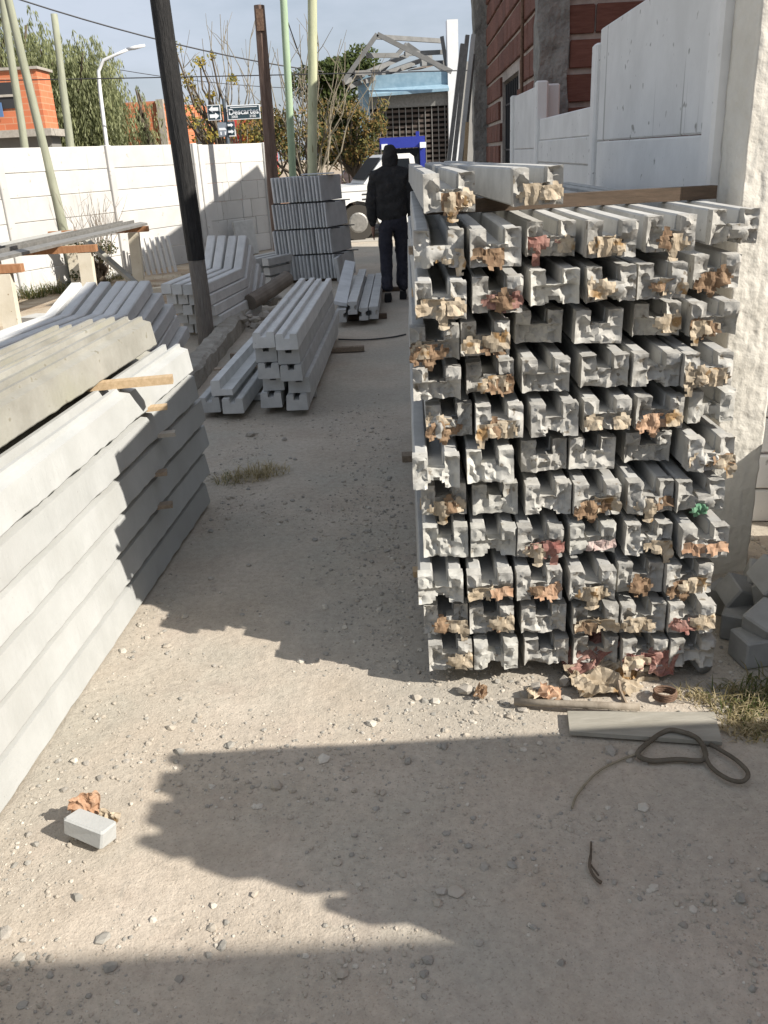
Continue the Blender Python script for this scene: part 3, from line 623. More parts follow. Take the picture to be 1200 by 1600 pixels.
# ------------------------------------------------------------------ trestles with moulds
def leg(x, y, z1, w, lean, e):
    return MB().hexa([(x - w / 2, y - .05, -.05), (x + w / 2, y - .05, -.05), (x + w / 2, y + .05, -.05), (x - w / 2, y + .05, -.05),
                      (x - w / 2 + lean, y - .045, z1), (x + w / 2 + lean, y - .045, z1), (x + w / 2 + lean, y + .045, z1), (x - w / 2 + lean, y + .045, z1)]).build('leg', C_CREAM, e)
for i, (x, y, xb0, xb1, lab) in enumerate(((-3.50, 8.47, -4.6, -3.28, 'nearest trestle with cream concrete legs and brown crossbar, at the photo edge'), (-3.27, 10.27, -4.5, -3.10, 'middle trestle with cream legs carrying the steel moulds'), (-3.42, 13.1, -4.6, -3.17, 'far trestle with cream leg before the white wall'))):
    e = empty('trestle', (0, 0, 0)); tag(e, lab, 'trestle', 'trestles in the left yard')
    leg(x, y, .755, .15, .03, e); leg(-4.35, y + .08, .755, .15, .02, e)
    MB().bar((xb0, y, .795), (xb1, y, .80), .085, .075).build('crossbar', WOOD_B, e)
e0 = empty('steel_mould', (-4.12, 6.2, .84), rot=(0, 0, -R(5.4))); tag(e0, 'long dark steel channel mould on the trestles, path side', 'mould', 'steel moulds on the trestles')
UP = ccw([(-.09, 0), (.09, 0), (.09, .085), (.075, .085), (.075, .02), (-.075, .02), (-.075, .085), (-.09, .085)])
MB().prism(UP, [0, 2.3, 4.6, 7.0]).build('channel', STEEL, e0)
e1 = empty('steel_mould', (-4.36, 6.0, .84), rot=(0, 0, -R(5.4))); tag(e1, 'long pale steel channel mould on the trestles, wall side', 'mould', 'steel moulds on the trestles')
MB().prism(UP, [0, 2.3, 4.0, 5.6]).build('channel', C_WHITE, e1)
e2 = empty('steel_mould', (-3.93, 6.2, .84), rot=(0, 0, -R(5.4))); tag(e2, 'thin grey strip mould at the path edge of the trestles', 'mould', 'steel moulds on the trestles')
MB().prism(ccw([(-.05, 0), (.05, 0), (.05, .03), (-.05, .05)]), [0, 2.3, 7.1]).build('strip', STEEL, e2)
o = MB().bar((-3.95, 12.6, .74), (-3.05, 12.0, .04), .09, .05).build('brace_plank', C_MOSSY); tag(o, 'grey plank leaning diagonally between the trestles and the ground', 'plank')
o = MB().bar((-3.45, 11.9, .04), (-2.65, 12.3, .05), .12, .09).build('yard_block', C_CREAM); tag(o, 'cream concrete block lying in the yard behind the middle trestle', 'concrete block')
o = MB().bar((-4.05, 10.3, .05), (-3.45, 10.05, .06), .30, .07).build('flat_slab', C_GREY); tag(o, 'dark grey slab lying on the soil beside the middle trestle', 'concrete slab')
o = MB().bar((-3.7, 8.1, .07), (-4.3, 8.7, .07), .16, .13).build('yard_block', C_STACK); tag(o, 'grey concrete block on the soil behind the nearest trestle', 'concrete block')
for i, x in enumerate(range(7)):
    o = MB().cbox(.05, .04, .58).build('small_slab', C_FENCE, None, (-3.66 + i * .075, 14.35 + i * .06, .0), rot=(R(-10), 0, R(50))); tag(o, f'thin whitish slab on edge by the wall, {ordn(i + 1)} from the bush', 'concrete slab', 'thin slabs leaning by the wall')

# ------------------------------------------------------------------ right side fence, pillar, brick building
def fpost(e, x, y, h, az=2.3, w=.10, d=.12):
    MB().cbox(w, d, h + .1, .012, -.1).build('post', C_FENCE, e, (x, y, 0), rz=-R(az))
fe = empty('panel_fence', (0, 0, 0)); tag(fe, 'off-white precast panel fence standing behind the tall right stack', 'fence')
PO = [(1.285, 3.39, 2.28), (1.40, 5.60, 2.15), (1.49, 7.95, 2.12), (1.535, 9.55, 2.10)]
for x, y, h in PO: fpost(fe, x, y, h)
MB().cbox(.12, .14, 2.2, .012, -.1).build('post', C_FENCE, fe, (1.60, 8.08, 0))
def fpanel(e, a, b_, z0, z1, t=.045, off=0.0, m=None):
    A, B = Vector((a[0] + off, a[1])), Vector((b_[0] + off, b_[1])); d = B - A; Ln = d.length - .09; c = (A + B) / 2
    o = MB().cbox(Ln, t, z1 - z0, .007).build('panel', m or C_FENCE, e, (c.x, c.y, z0), rz=math.atan2(d.y, d.x)); return o
for z0, z1 in ((0, .538), (.54, 1.088), (1.09, 1.630), (1.633, 2.22)): fpanel(fe, PO[0], PO[1], z0, z1, m=C_DRIP if z0 > 1.6 else C_FENCE)
z = 0
for i in range(11): fpanel(fe, PO[1], PO[2], z, z + .1645, t=.05 if i % 2 else .034); z += .1665
for z0, z1 in ((0, .538), (.54, 1.088), (1.09, 1.602), (1.605, 2.09)): fpanel(fe, PO[2], PO[3], z0, z1)
# stucco pillar (lumpy surface)
pb = MB(); n = 26; mz = 96
def stuc(u, w_, z):
    return (abs(noise.noise(Vector((u * 30, w_ * 30, z * 24)))) * .006 + noise.noise(Vector((u * 75, w_ * 75, z * 60))) * .004)
X0, X1, Y0, Y1, ZT = 1.272, 1.445, 3.10, 3.32, 2.9
ring = [(X0 + (X1 - X0) * i / n, Y0) for i in range(n)] + [(X1, Y0 + (Y1 - Y0) * i / 12) for i in range(12)] + [(X1 - (X1 - X0) * i / 6, Y1) for i in range(6)] + [(X0, Y1 - (Y1 - Y0) * i / 12) for i in range(12)]
k = len(ring); vs = []
for j in range(mz + 1):
    z = -.05 + (ZT + .05) * j / mz
    for x, y in ring:
        d = stuc(x, y, z); cx, cy = x - (X0 + X1) / 2, y - (Y0 + Y1) / 2; nn = math.hypot(cx, cy)
        edge = noise.noise(Vector((x * 6, y * 6, z * 5))) * .006
        vs.append((x + cx / nn * (d + edge), y + cy / nn * d, z))
pb.add(vs, [(j * k + i, j * k + (i + 1) % k, (j + 1) * k + (i + 1) % k, (j + 1) * k + i) for j in range(mz) for i in range(k)] + [tuple(range(mz * k, mz * k + k))])
tag(pb.build('stucco_pillar', C_STUCCO, smooth=True), 'rough cream stucco pillar at the right edge behind the tall stack', 'pillar')
# slab wall right of the pillar
se = empty('slab_fence', (0, 0, 0)); tag(se, 'pale horizontal slab fence seen low down right of the stucco pillar', 'fence')
for i in range(9):
    fpanel(se, (1.40, 3.62), (3.0, 3.45), i * .165, i * .165 + .155, t=.05 if i % 2 else .036, m=C_FENCE)
MB().cbox(.10, .12, 1.6, .012, -.1).build('post', C_FENCE, se, (1.50, 3.52, 0))

# brick building
be = empty('brick_building', (0, 0, 0)); tag(be, 'unplastered red hollow-brick building with concrete columns behind the fence', 'building')
CR = .277; BAZ = R(3.0)
Cn = Vector((1.64, 8.8)); dirL = Vector((math.sin(BAZ), math.cos(BAZ))); dirF = Vector((math.cos(BAZ), -math.sin(BAZ))); LL = 6.8; LF = 1.75; HB = CR * 16.6
def bl(u, v): p = Cn + dirL * u + dirF * v; return (p.x, p.y)
cb = MB()
def slabp(mb, u0, u1, v0, v1, z0, z1):
    q = [bl(u0, v0), bl(u0, v1), bl(u1, v1), bl(u1, v0)]; mb.hexa([(*q[0], z0), (*q[1], z0), (*q[2], z0), (*q[3], z0), (*q[0], z1), (*q[1], z1), (*q[2], z1), (*q[3], z1)]); return mb
WN = (2.0, 3.9, .9, 2.42)   # window along the left wall
slabp(cb, .02, WN[0], .02, LF, 0, HB); slabp(cb, WN[1], LL, .02, LF, 0, HB); slabp(cb, WN[0], WN[1], .02, LF, 0, WN[2]); slabp(cb, WN[0], WN[1], .02, LF, WN[3], HB); slabp(cb, WN[0], WN[1], .25, LF, WN[2], WN[3])
cb.build('mortar_core', MORTAR, be)
bw = .455
def brickmesh(w, h, t, s):
    rr = random.Random(s); q = MB(); q.cbox(w, t, h, .006)
    q.v = [(x + rr.uniform(-.003, .003), y + rr.uniform(-.004, .004), z + rr.uniform(-.003, .003)) for x, y, z in q.v]; return q.mesh('brick', BRICK)
bms = [brickmesh(bw - .016, CR - .050, .05, s) for s in range(5)]
cnt = 0
for r_ in range(16):
    z = .02 + CR * r_
    if z < .8: continue
    u = .27 - (r_ % 2) * bw / 2 + bw / 2
    while u < LL - .55:
        if not (WN[0] - bw / 2 < u < WN[1] + bw / 2 and WN[2] - CR < z < WN[3] - .02):
            p = bl(u, 0.012); link('brick', random.choice(bms), be, (*p, z + .025), rz=math.atan2(dirL.y, dirL.x) + R(random.uniform(-.5, .5))); cnt += 1
        u += bw
    v = .25 - (r_ % 2) * bw / 2 + bw / 2
    while v < LF + .1:
        p = bl(.012, v); link('brick', random.choice(bms), be, (*p, z + .025), rz=math.atan2(dirF.y, dirF.x) + R(random.uniform(-.5, .5))); v += bw; cnt += 1
def roughcol(name, u0, u1, v0, v1):
    q = MB(); mz = 40; pts = []
    for a, b_ in (((u0, v0), (u0, v1)), ((u0, v1), (u1, v1)), ((u1, v1), (u1, v0)), ((u1, v0), (u0, v0))):
        for i in range(6): t = i / 6; pts.append((a[0] + (b_[0] - a[0]) * t, a[1] + (b_[1] - a[1]) * t))
    k = len(pts); vs = []
    for j in range(mz + 1):
        z = HB * j / mz
        for u, v in pts:
            d = noise.noise_vector(Vector((u * 7, v * 7, z * 5))) * .028; x, y = bl(u + d.x, v + d.y); vs.append((x, y, z))
    q.add(vs, [(j * k + i, j * k + (i + 1) % k, (j + 1) * k + (i + 1) % k, (j + 1) * k + i) for j in range(mz) for i in range(k)] + [tuple(range(mz * k, mz * k + k))])
    return link(name, fix(q.mesh(name, C_DARKC)), be)
roughcol('concrete_column', -.03, .26, -.035, .24); roughcol('concrete_column', LL - .5, LL + .02, -.20, .2)
g = MB()
for i in range(9): p0 = bl(WN[0] + .08 + i * .215, .06); g.tube([(*p0, WN[2]), (*p0, WN[3] - .03)], .011, 6)
for zz in (WN[2] + .1, WN[3] - .28, 1.6): g.bar((*bl(WN[0], .06), zz), (*bl(WN[1], .06), zz), .02, .02)
g.build('window_grille', STEELD, be)
q = MB(); slabp(q, WN[0], WN[1], .20, .24, WN[2], WN[3]); q.build('window_pane', GLASS, be)
q = MB(); q.tube([(*bl(1.25, -.03), 1.9), (*bl(1.25, -.03), HB)], .018, 8); q.build('conduit', RUST, be)
q = MB(); slabp(q, -.1, LL + .1, -.1, LF, HB + .002, HB + .16); q.build('roof_slab', C_DARKC, be)
# boards leaning on the building's far corner
for i, (xb, xt, y, zt, w, m) in enumerate(((.86, 1.30, 12.1, 2.86, .10, STEEL), (.94, 1.36, 12.05, 2.95, .09, STEEL), (1.02, 1.43, 12.0, 2.95, .08, C_GREY), (1.10, 1.45, 12.2, 2.75, .06, STEEL), (1.16, 1.33, 11.9, 1.95, .05, WOOD_P))):
    o = MB().bar((xb, y, 0), (xt, y + .25, zt), w, .05, (1, 0, 0)).build('leaning_profile', m)
    tag(o, ['leftmost tall grey profile leaning at the brick building', 'second tall grey profile leaning at the brick building', 'third tall grey profile leaning at the brick building', 'narrow grey profile leaning closest to the bricks', 'short pale stick leaning among the grey profiles'][i], 'profile', 'profiles leaning by the brick building')

# neighbours standing outside the picture on the right and behind (they shade the yard)
def house(name, x0, x1, y0, y1, h, m, label, wins=()):
    e = empty(name, (x0, y0, 0)); tag(e, label, 'building')
    MB().box(0, x1 - x0, 0, y1 - y0, 0, h).build('wall', m, e)
    MB().box(-.08, x1 - x0 + .08, -.08, y1 - y0 + .08, h + .003, h + .15).build('roof_slab', C_DARKC, e); return e
house('neighbour_house', 3.25, 8.5, 2.75, 8.35, 5.1, FARBRICK, 'tall brick neighbour house right of the fence, outside the picture')
house('yard_office', 2.35, 6.5, -5.7, -.60, 3.0, C_STUCCO, 'low stuccoed yard office behind the camera on the right')
sm = MB().cbox(.9, 1.05, .066, .006).mesh('slab', C_GREY)
for i in range(9):  # unseen stack, added to shade the cubes and the pillar foot
    o = link('shade_slab', sm, None, (1.99, 2.52, .0 + .07 * i), rz=R(random.uniform(-1, 1))); tag(o, f'unseen added shade slab, {ordn(i + 1)} from the ground in the stack right of the cube pile', 'paving slab', 'unseen slabs added to shade the cube pile')
# another stack of posts right of the camera
e = None
xm = postmesh('post_body', uprof(.122, .096, .045, .04), 1.9, 4, .003, C_STACK, 77)
for r_ in range(12):
    for c_ in range(3):
        x = 1.235 + (0 if r_ >= 10 else random.uniform(.0, .06)); y = .86 + .125 * c_ + (0 if r_ >= 10 else .02 * (r_ % 2))
        o = link('concrete_post', xm, None, (x, y, .03 + .13 * r_), rz=-R(90)); tag(o, f'concrete post of the stack right of the camera, {ordn(r_ + 1)} layer, {["near", "middle", "far"][c_]} one', 'concrete post', 'posts stacked right of the camera')

# ------------------------------------------------------------------ person
def skin(name, pts, edges, radii, m, parent, sub=2, root=0):
    me = bpy.data.meshes.new(name); me.from_pydata(pts, edges, []); o = bpy.data.objects.new(name, me); COL.objects.link(o); o.parent = parent
    md = o.modifiers.new('skin', 'SKIN'); md.use_smooth_shade = True
    for i, r in enumerate(radii):
        rr = r if isinstance(r, tuple) else (r, r); me.skin_vertices[0].data[i].radius = rr
    me.skin_vertices[0].data[root].use_root = True
    o.modifiers.new('sub', 'SUBSURF').levels = sub; o.modifiers['sub'].render_levels = sub
    dg = bpy.context.evaluated_depsgraph_get(); dg.update(); nm = bpy.data.meshes.new_from_object(o.evaluated_get(dg)); o.modifiers.clear(); o.data = nm
    nm.materials.clear(); nm.materials.append(m)
    if name in ('hoodie', 'trousers', 'hood'):
        for v in nm.vertices:
            c_ = v.co; v.co = c_ + v.normal * (noise.noise(Vector((c_.x * 7, c_.y * 7, c_.z * 15))) * .018 + abs(noise.noise(Vector((c_.x * 13, c_.y * 13, c_.z * 24 + 5)))) * .014)
    nm.polygons.foreach_set('use_smooth', [True] * len(nm.polygons)); return o
HOOD = mat('black_hoodie_cloth', (.020, .020, .021), (.042, .040, .039), 7, .9, 14, .95, 0, bdist=.05)
JEAN = mat('dark_navy_trousers', (.020, .020, .028), (.045, .044, .055), 7, .9, 12, .95, 0, bdist=.05)
SKINM = plain('skin', (.30, .17, .12), .6)
SHOE = plain('black_shoe', (.015, .015, .016), .7)
pe = empty('person', (.275, 10.6, 0), R(-4)); pe.scale = (.90, .95, 1.0); tag(pe, 'person in a black hooded jacket walking away along the path', 'person')
skin('trousers', [(0, 0, .93), (-.10, .0, .88), (-.105, -.03, .50), (-.095, -.12, .10), (.10, .02, .88), (.105, .10, .52), (.10, .06, .09), (0, 0, 1.02)],
     [(0, 7), (0, 1), (1, 2), (2, 3), (0, 4), (4, 5), (5, 6)], [(.175, .13), .115, .09, .075, .115, .09, .075, (.175, .13)], JEAN, pe)
skin('hoodie', [(0, 0, .86), (0, -.01, 1.08), (0, -.02, 1.30), (0, 0, 1.42), (0, .02, 1.50), (-.19, 0, 1.385), (-.265, -.015, 1.10), (-.255, .04, .845), (.19, 0, 1.385), (.265, .0, 1.10), (.26, .06, .86)],
     [(0, 1), (1, 2), (2, 3), (3, 4), (3, 5), (5, 6), (6, 7), (3, 8), (8, 9), (9, 10)], [(.215, .14), (.225, .15), (.23, .15), (.17, .12), (.085, .09), .10, .082, .058, .10, .082, .058], HOOD, pe, 3)
skin('hood', [(0, .02, 1.46), (0, .0, 1.56), (0, .03, 1.66), (0, .05, 1.70)], [(0, 1), (1, 2), (2, 3)], [(.10, .11), (.112, .125), (.105, .12), (.05, .06)], HOOD, pe)
skin('body', [(0, .06, 1.44), (0, .06, 1.58), (0, .07, 1.66)], [(0, 1), (1, 2)], [.055, (.075, .095), (.06, .08)], SKINM, pe)
for s in (-1, 1):
    x = -.255 if s < 0 else .262; y = .045 if s < 0 else .065
    pts = [(x, y, .87), (x, y + .005, .80), (x - .012, y + .03, .765)]; ed = [(0, 1), (1, 2)]; rd = [(.026, .03), (.022, .042), (.02, .036)]
    for f in range(4):
        fx = x - .006; fy = y - .028 + f * .019; b0 = len(pts); L_ = [.062, .074, .070, .055][f]
        pts += [(fx, fy, .765), (fx + .004 * -s, fy + .006, .765 - L_ * .55), (fx + .012 * -s, fy + .012, .765 - L_)]; ed += [(1, b0), (b0, b0 + 1), (b0 + 1, b0 + 2)]; rd += [.0095, .0088, .0078]
    b0 = len(pts); pts += [(x + .0, y + .045, .80), (x + .005 * -s, y + .062, .765)]; ed += [(1, b0), (b0, b0 + 1)]; rd += [.0105, .009]
    skin('hand', pts, ed, rd, SKINM, pe, 1)
    q = MB(); fx = -.095 if s < 0 else .10; fy = -.12 if s < 0 else .06
    q.prism(ccw([(-.045, 0), (.045, 0), (.048, .03), (.04, .075), (-.04, .075), (-.048, .03)]), [-.07, -.05, .05, .14, .19], lambda x_, y_, z_: (fx + x_ * (.75 if y_ > .18 or y_ < -.06 else 1), fy + y_, .0 + z_ * (1.25 if y_ < .06 else (.8 if y_ < .16 else .5))))
    q.build('shoe', SHOE, pe)

# ------------------------------------------------------------------ vehicles and shop across the street
def car(name, loc, rz, label, paint, scale=1.0, pickup=True):
    e = empty(name, loc, rz); e.scale = (scale,) * 3; tag(e, label, 'pickup' if pickup else 'car')
    # local x runs from the nose (0) to the tail, y is width
    def slab_(pts, y0, y1, nm, m, inset=0.0):
        n = len(pts); vs = [(x, y0, z) for x, z in pts] + [(x, y1, z) for x, z in pts]
        fs = [tuple(range(n - 1, -1, -1)), tuple(range(n, 2 * n))] + [(i, (i + 1) % n, n + (i + 1) % n, n + i) for i in range(n)]
        return link(nm, fix(MB().add(vs, fs).mesh(nm, m)), e)
    arch = lambda cx: [(cx + .40 * math.cos(a), .33 + .40 * math.sin(a)) for a in [math.pi * i / 8 for i in range(9)]]
    low = [(.02, .45), (0.0, .70), (.03, .88), (.25, .955), (1.12, 1.02), (2.0, 1.02), (3.0, 1.0), (4.4, .98), (4.45, .5), (4.3, .34)] + arch(3.55) + [(3.0, .28), (1.3, .28)] + arch(.85) + [(.3, .34)]
    slab_(low, -.80, .80, 'body', paint)
    slab_([(1.02, 1.021), (1.42, 1.47), (1.52, 1.53), (1.96, 1.53), (2.04, 1.47), (2.10, 1.021)] if pickup else [(1.02, 1.021), (1.55, 1.40), (1.7, 1.44), (3.2, 1.43), (3.9, 1.021)], -.66, .66, 'cab', paint)
    for s in (-1, 1):
        y = s * .662
        if pickup: slab_([(1.30, 1.06), (1.52, 1.38), (1.60, 1.44), (1.94, 1.44), (1.98, 1.06)], y, y + s * .012, 'side_window', GLASS)
        else:
            slab_([(1.40, 1.06), (1.66, 1.34), (1.75, 1.38), (2.3, 1.38), (2.3, 1.06)], y, y + s * .012, 'side_window', GLASS); slab_([(2.38, 1.06), (2.38, 1.38), (3.15, 1.37), (3.5, 1.06)], y, y + s * .012, 'side_window', GLASS)
        for cx in (.85, 3.55):
            q = MB(); q.tube([(cx, s * .60, .33), (cx, s * .80, .33)], [.33, .33], 22); w_ = q.build('wheel', RUBBER, e)
            q = MB(); q.tube([(cx, s * .795, .33), (cx, s * .815, .33)], [.20, .16], 18); q.build('rim', STEEL, w_)
        slab_([(1.42, .38), (1.40, .98), (1.425, .98), (1.445, .38)], s * .801, s * .806, 'door_gap', STEELD)
        slab_([(2.32, .80), (2.32, .83), (2.50, .83), (2.50, .80)], s * .80, s * .825, 'door_handle', STEEL)
        slab_([(.95, .83), (.95, .855), (1.12, .855), (1.12, .83)], s * .80, s * .808, 'vent', STEELD)
        slab_([(.95, .74), (.95, .765), (1.12, .765), (1.12, .74)], s * .80, s * .808, 'vent', STEELD)
        slab_([(.0, .90), (.0, .905), (4.4, .915), (4.4, .90)], s * .8, s * .806, 'waist_line', STEELD)
        q = MB(); q.box(1.36, 1.46, s * .82 - .1 * (s < 0), s * .82 + .1 * (s > 0), 1.08, 1.24); q.build('mirror', STEELD, e)
        q = MB(); q.tube([(.02, s * .55, .72), (-.02, s * .55, .72)], [.10, .09], 14); q.build('headlight', SIGNW, e)
    q = MB(); q.hexa([(1.09, -.60, 1.06), (1.09, .60, 1.06), (1.10, .60, 1.065), (1.10, -.60, 1.065), (1.42, -.55, 1.45), (1.42, .55, 1.45), (1.44, .55, 1.45), (1.44, -.55, 1.45)])
    q.v = [(x - .040, y, z + .030) for x, y, z in q.v]; q.build('windscreen', plain('tinted_windscreen', (.012, .014, .016), .6), e)
    q = MB(); q.box(-.06, .06, -.78, .78, .40, .52); q.build('bumper', STEEL, e); return e
car('pickup_truck', (-1.27, 19.35, .0), R(12), 'old white pickup parked beyond the slab stack, facing left', WHITEP, 1.06)
car('parked_car', (-1.9, 34, .0), R(4), 'small distant white car under the trees', WHITEP, pickup=False)
be2 = empty('blue_loader', (.40, 22.0, 0)); tag(be2, 'royal blue loader cab with white lamps behind the pickup', 'loader')
MB().box(-.05, .98, -.5, .5, 1.74, 1.97).build('roof', BLUEP, be2)
MB().box(.02, .92, -.45, .45, .55, 1.15).build('hood', BLUEP, be2)
for x in (.03, .87):
    for y in (-.42, .36): MB().box(x, x + (.12 if x > .5 else .07), y, y + .08, .9, 1.74).build('cab_post', BLUEP, be2)
MB().box(.10, .86, -.40, .38, 1.15, 1.72).build('cab_window', GLASS, be2)
for x in (-.02, .86): MB().box(x, x + .14, -.56, -.50, 1.72, 1.84).build('lamp', SIGNW, be2)
MB().box(.80, .88, -.1, .0, 1.97, 2.08).build('beacon', BLUEP, be2)
for x in (.1, .85):
    for y in (-.5, .5): q = MB(); q.tube([(x, y - .1, .4), (x, y + .1, .4)], .4, 18); q.build('wheel', RUBBER, be2)

sh = empty('corner_shop', (0, 0, 0)); tag(sh, 'shop with blue frame, dark roller grille and bare steel roof truss', 'building')
SY = 30.5
MB().box(-.12, .22, SY - .2, SY + .15, 0, 4.0).build('column', SHOPBLUE, sh)
MB().box(2.72, 3.06, SY - .25, SY + .2, 0, 5.35).build('column', WHITEM, sh)
MB().hexa([(.22, SY - .15, 3.52), (2.72, SY - .15, 3.58), (2.72, SY + .1, 3.58), (.22, SY + .1, 3.52), (.22, SY - .15, 3.92), (2.72, SY - .15, 3.98), (2.72, SY + .1, 3.98), (.22, SY + .1, 3.92)]).build('lintel', SHOPBLUE, sh)
MB().hexa([(.22, SY - .55, 3.30), (2.72, SY - .55, 3.36), (2.72, SY - .15, 3.50), (.22, SY - .15, 3.46), (.22, SY - .55, 3.38), (2.72, SY - .55, 3.44), (2.72, SY - .15, 3.58), (.22, SY - .15, 3.54)]).build('canopy_strip', SHOPBLUE, sh)
MB().box(.22, 2.72, SY - .05, SY + .1, 2.98, 3.36).build('shutter_box', STEEL, sh)
MB().box(.22, 2.72, SY + .12, SY + .4, 0, 3.0).build('dark_interior', plain('dark_interior', (.02, .018, .016), .9), sh)
q = MB()
for i in range(19): z = .1 + i * .152; q.box(.22, 2.72, SY + .03, SY + .05, z, z + .075)
q.build('grille_slats', mat('brown_grille_slat', (.085, .066, .055), (.12, .095, .08), 5, 0, rough=.7, vary=0), sh)
for i in range(12): x = .30 + i * .21; MB().box(x, x + .025, SY - .0, SY + .028, 0, 3.0).build('grille_rod', STEEL, sh)
TG = mat('grey_roof_steel', (.15, .15, .145), (.22, .22, .215), 3, 0, rough=.7, vary=0)
q = [((-.55, SY - .9, 3.75), (.55, SY - .9, 4.98)), ((.55, SY - .9, 4.98), (2.78, SY - .9, 3.86)), ((-.55, SY - .9, 3.72), (1.55, SY + 1.5, 4.6)), ((.5, SY - .5, 4.96), (2.7, SY + 1.5, 4.96)), ((1.55, SY + 1.5, 4.92), (2.9, SY + 1.5, 4.0)),
     ((1.55, SY + 1.5, 4.92), (.4, SY + 1.2, 3.9)), ((.2, SY - .6, 4.45), (1.2, SY - .2, 4.45)), ((-.2, SY - .7, 3.98), (.6, SY - .4, 4.0)), ((1.4, SY, 4.5), (2.75, SY + .6, 4.55)), ((1.9, SY, 4.2), (2.8, SY + .6, 4.25)), ((-.4, SY - .6, 3.62), (2.2, SY + 2.4, 4.55)), ((.1, SY - .5, 3.75), (2.4, SY + 2.4, 4.6)), ((2.6, SY + .3, 4.96), (2.75, SY + .3, 4.0))]
for a, b_ in q: MB().bar(a, b_, .11, .13).build('truss_bar', TG, sh)
for i in range(3): MB().bar((.1 + i * .8, SY + .5, 3.98 + i * .05), (.9 + i * .8, SY + 2.2, 4.25 + i * .05), .42, .02).build('roof_sheet', mat('brown_roof_sheet_%d' % i, (.16, .13, .10), (.24, .20, .165), 3, 0, vary=0), sh)
MB().box(2.75, 6.5, SY, SY + 4, 0, 4.2).build('side_wall', plain('shop_wall', (.30, .29, .27), .9), sh)
MB().box(-.1, 2.75, SY + .45, SY + 4, 0, 3.5).build('back_wall', plain('shop_wall_2', (.25, .24, .23), .9), sh)

# ------------------------------------------------------------------ street signs
def text(body, size, m, parent, loc, name='lettering', bold=.012):
    cu = bpy.data.curves.new(name, 'FONT'); cu.body = body; cu.size = size; cu.align_x = 'CENTER'; cu.align_y = 'CENTER'; cu.extrude = .004; cu.offset = bold * size
    o = bpy.data.objects.new(name, cu); COL.objects.link(o)
    dg = bpy.context.evaluated_depsgraph_get(); me = bpy.data.meshes.new_from_object(o.evaluated_get(dg)); bpy.data.objects.remove(o)
    me.materials.clear(); me.materials.append(m); t = link(name, me, parent, loc, rot=(R(90), 0, 0)); return t
sg = empty('street_sign', (-3.20, 22, 0)); tag(sg, 'dark street name sign with white lettering and arrows on a slate post', 'street sign')
MB().tube([(0, 0, 0), (.02, 0, 2.98)], .04, 10).build('post', mat('slate_post', (.07, .085, .10), (.10, .12, .14), 5, 0, vary=0), sg)
MB().box(.08, .84, -.075, -.05, 2.525, 2.83).build('border', SIGNW, sg)
MB().box(.10, .82, -.08, -.076, 2.545, 2.81).build('name_board', SIGNB, sg)
MB().box(.16, .78, -.086, -.081, 2.775, 2.79).build('stripe', SIGNW, sg)
text('Descartes', .17, SIGNW, sg, (.46, -.086, 2.685), bold=.02); text('2000', .075, SIGNW, sg, (.24, -.086, 2.585)); text('2100', .075, SIGNW, sg, (.66, -.086, 2.585))
MB().box(-.37, -.07, -.075, -.05, 2.535, 2.86).build('border', SIGNW, sg)
MB().box(-.355, -.085, -.08, -.076, 2.55, 2.845).build('arrow_board', SIGNB, sg)
def arrow(x, z, s, e, k=1.0):
    pts = [(-.115, 0), (-.02, .075), (-.02, .038), (.105, .038), (.105, -.038), (-.02, -.038), (-.02, -.075)]
    vs = [(x + s * a * k, -.086, z + b_ * k) for a, b_ in pts] + [(x + s * a * k, -.081, z + b_ * k) for a, b_ in pts]; n = 7
    link('arrow', fix(MB().add(vs, [tuple(range(n)), tuple(range(n, 2 * n))] + [(i, (i + 1) % n, n + (i + 1) % n, n + i) for i in range(n)]).mesh('arrow', SIGNW)), e)
arrow(-.22, 2.765, 1, sg); arrow(-.22, 2.625, -1, sg)
MB().box(-.19, .21, .045, .07, 2.18, 2.50).build('border', SIGNW, sg)
MB().box(-.17, .03, -.05, -.044, 2.20, 2.48).build('cross_street_board', plain('grey_sign', (.22, .25, .29), .5), sg)
MB().box(.05, .20, -.05, -.044, 2.20, 2.48).build('arrow_board', SIGNB, sg)
MB().box(-.15, .01, -.055, -.051, 2.32, 2.37).build('white_bar', SIGNW, sg)
for x in (-.13, -.03): MB().box(x, x + .03, -.055, -.051, 2.22, 2.29).build('white_mark', SIGNW, sg)
pts = None
for zc, s in ((2.42, -1), (2.28, -1)):
    arrow(.125, zc, s, sg, .6)

# street lamp
lp = empty('street_lamp', (-6.88, 25, 0)); tag(lp, 'slim white street lamp with a curved arm beyond the white wall', 'street lamp')
MB().tube([(0, 0, 0), (.05, 0, 2.2), (.10, 0, 3.5), (.14, 0, 3.95), (.32, 0, 4.2), (.70, 0, 4.32), (1.0, 0, 4.42)], [.065, .055, .05, .045, .04, .036, .034], 10).build('pole', WHITEM, lp, smooth=True)
MB().tube([(.95, 0, 4.415), (1.15, 0, 4.44), (1.42, 0, 4.48)], [.036, .05, .034], 10).build('lamp_head', WHITEM, lp, smooth=True)

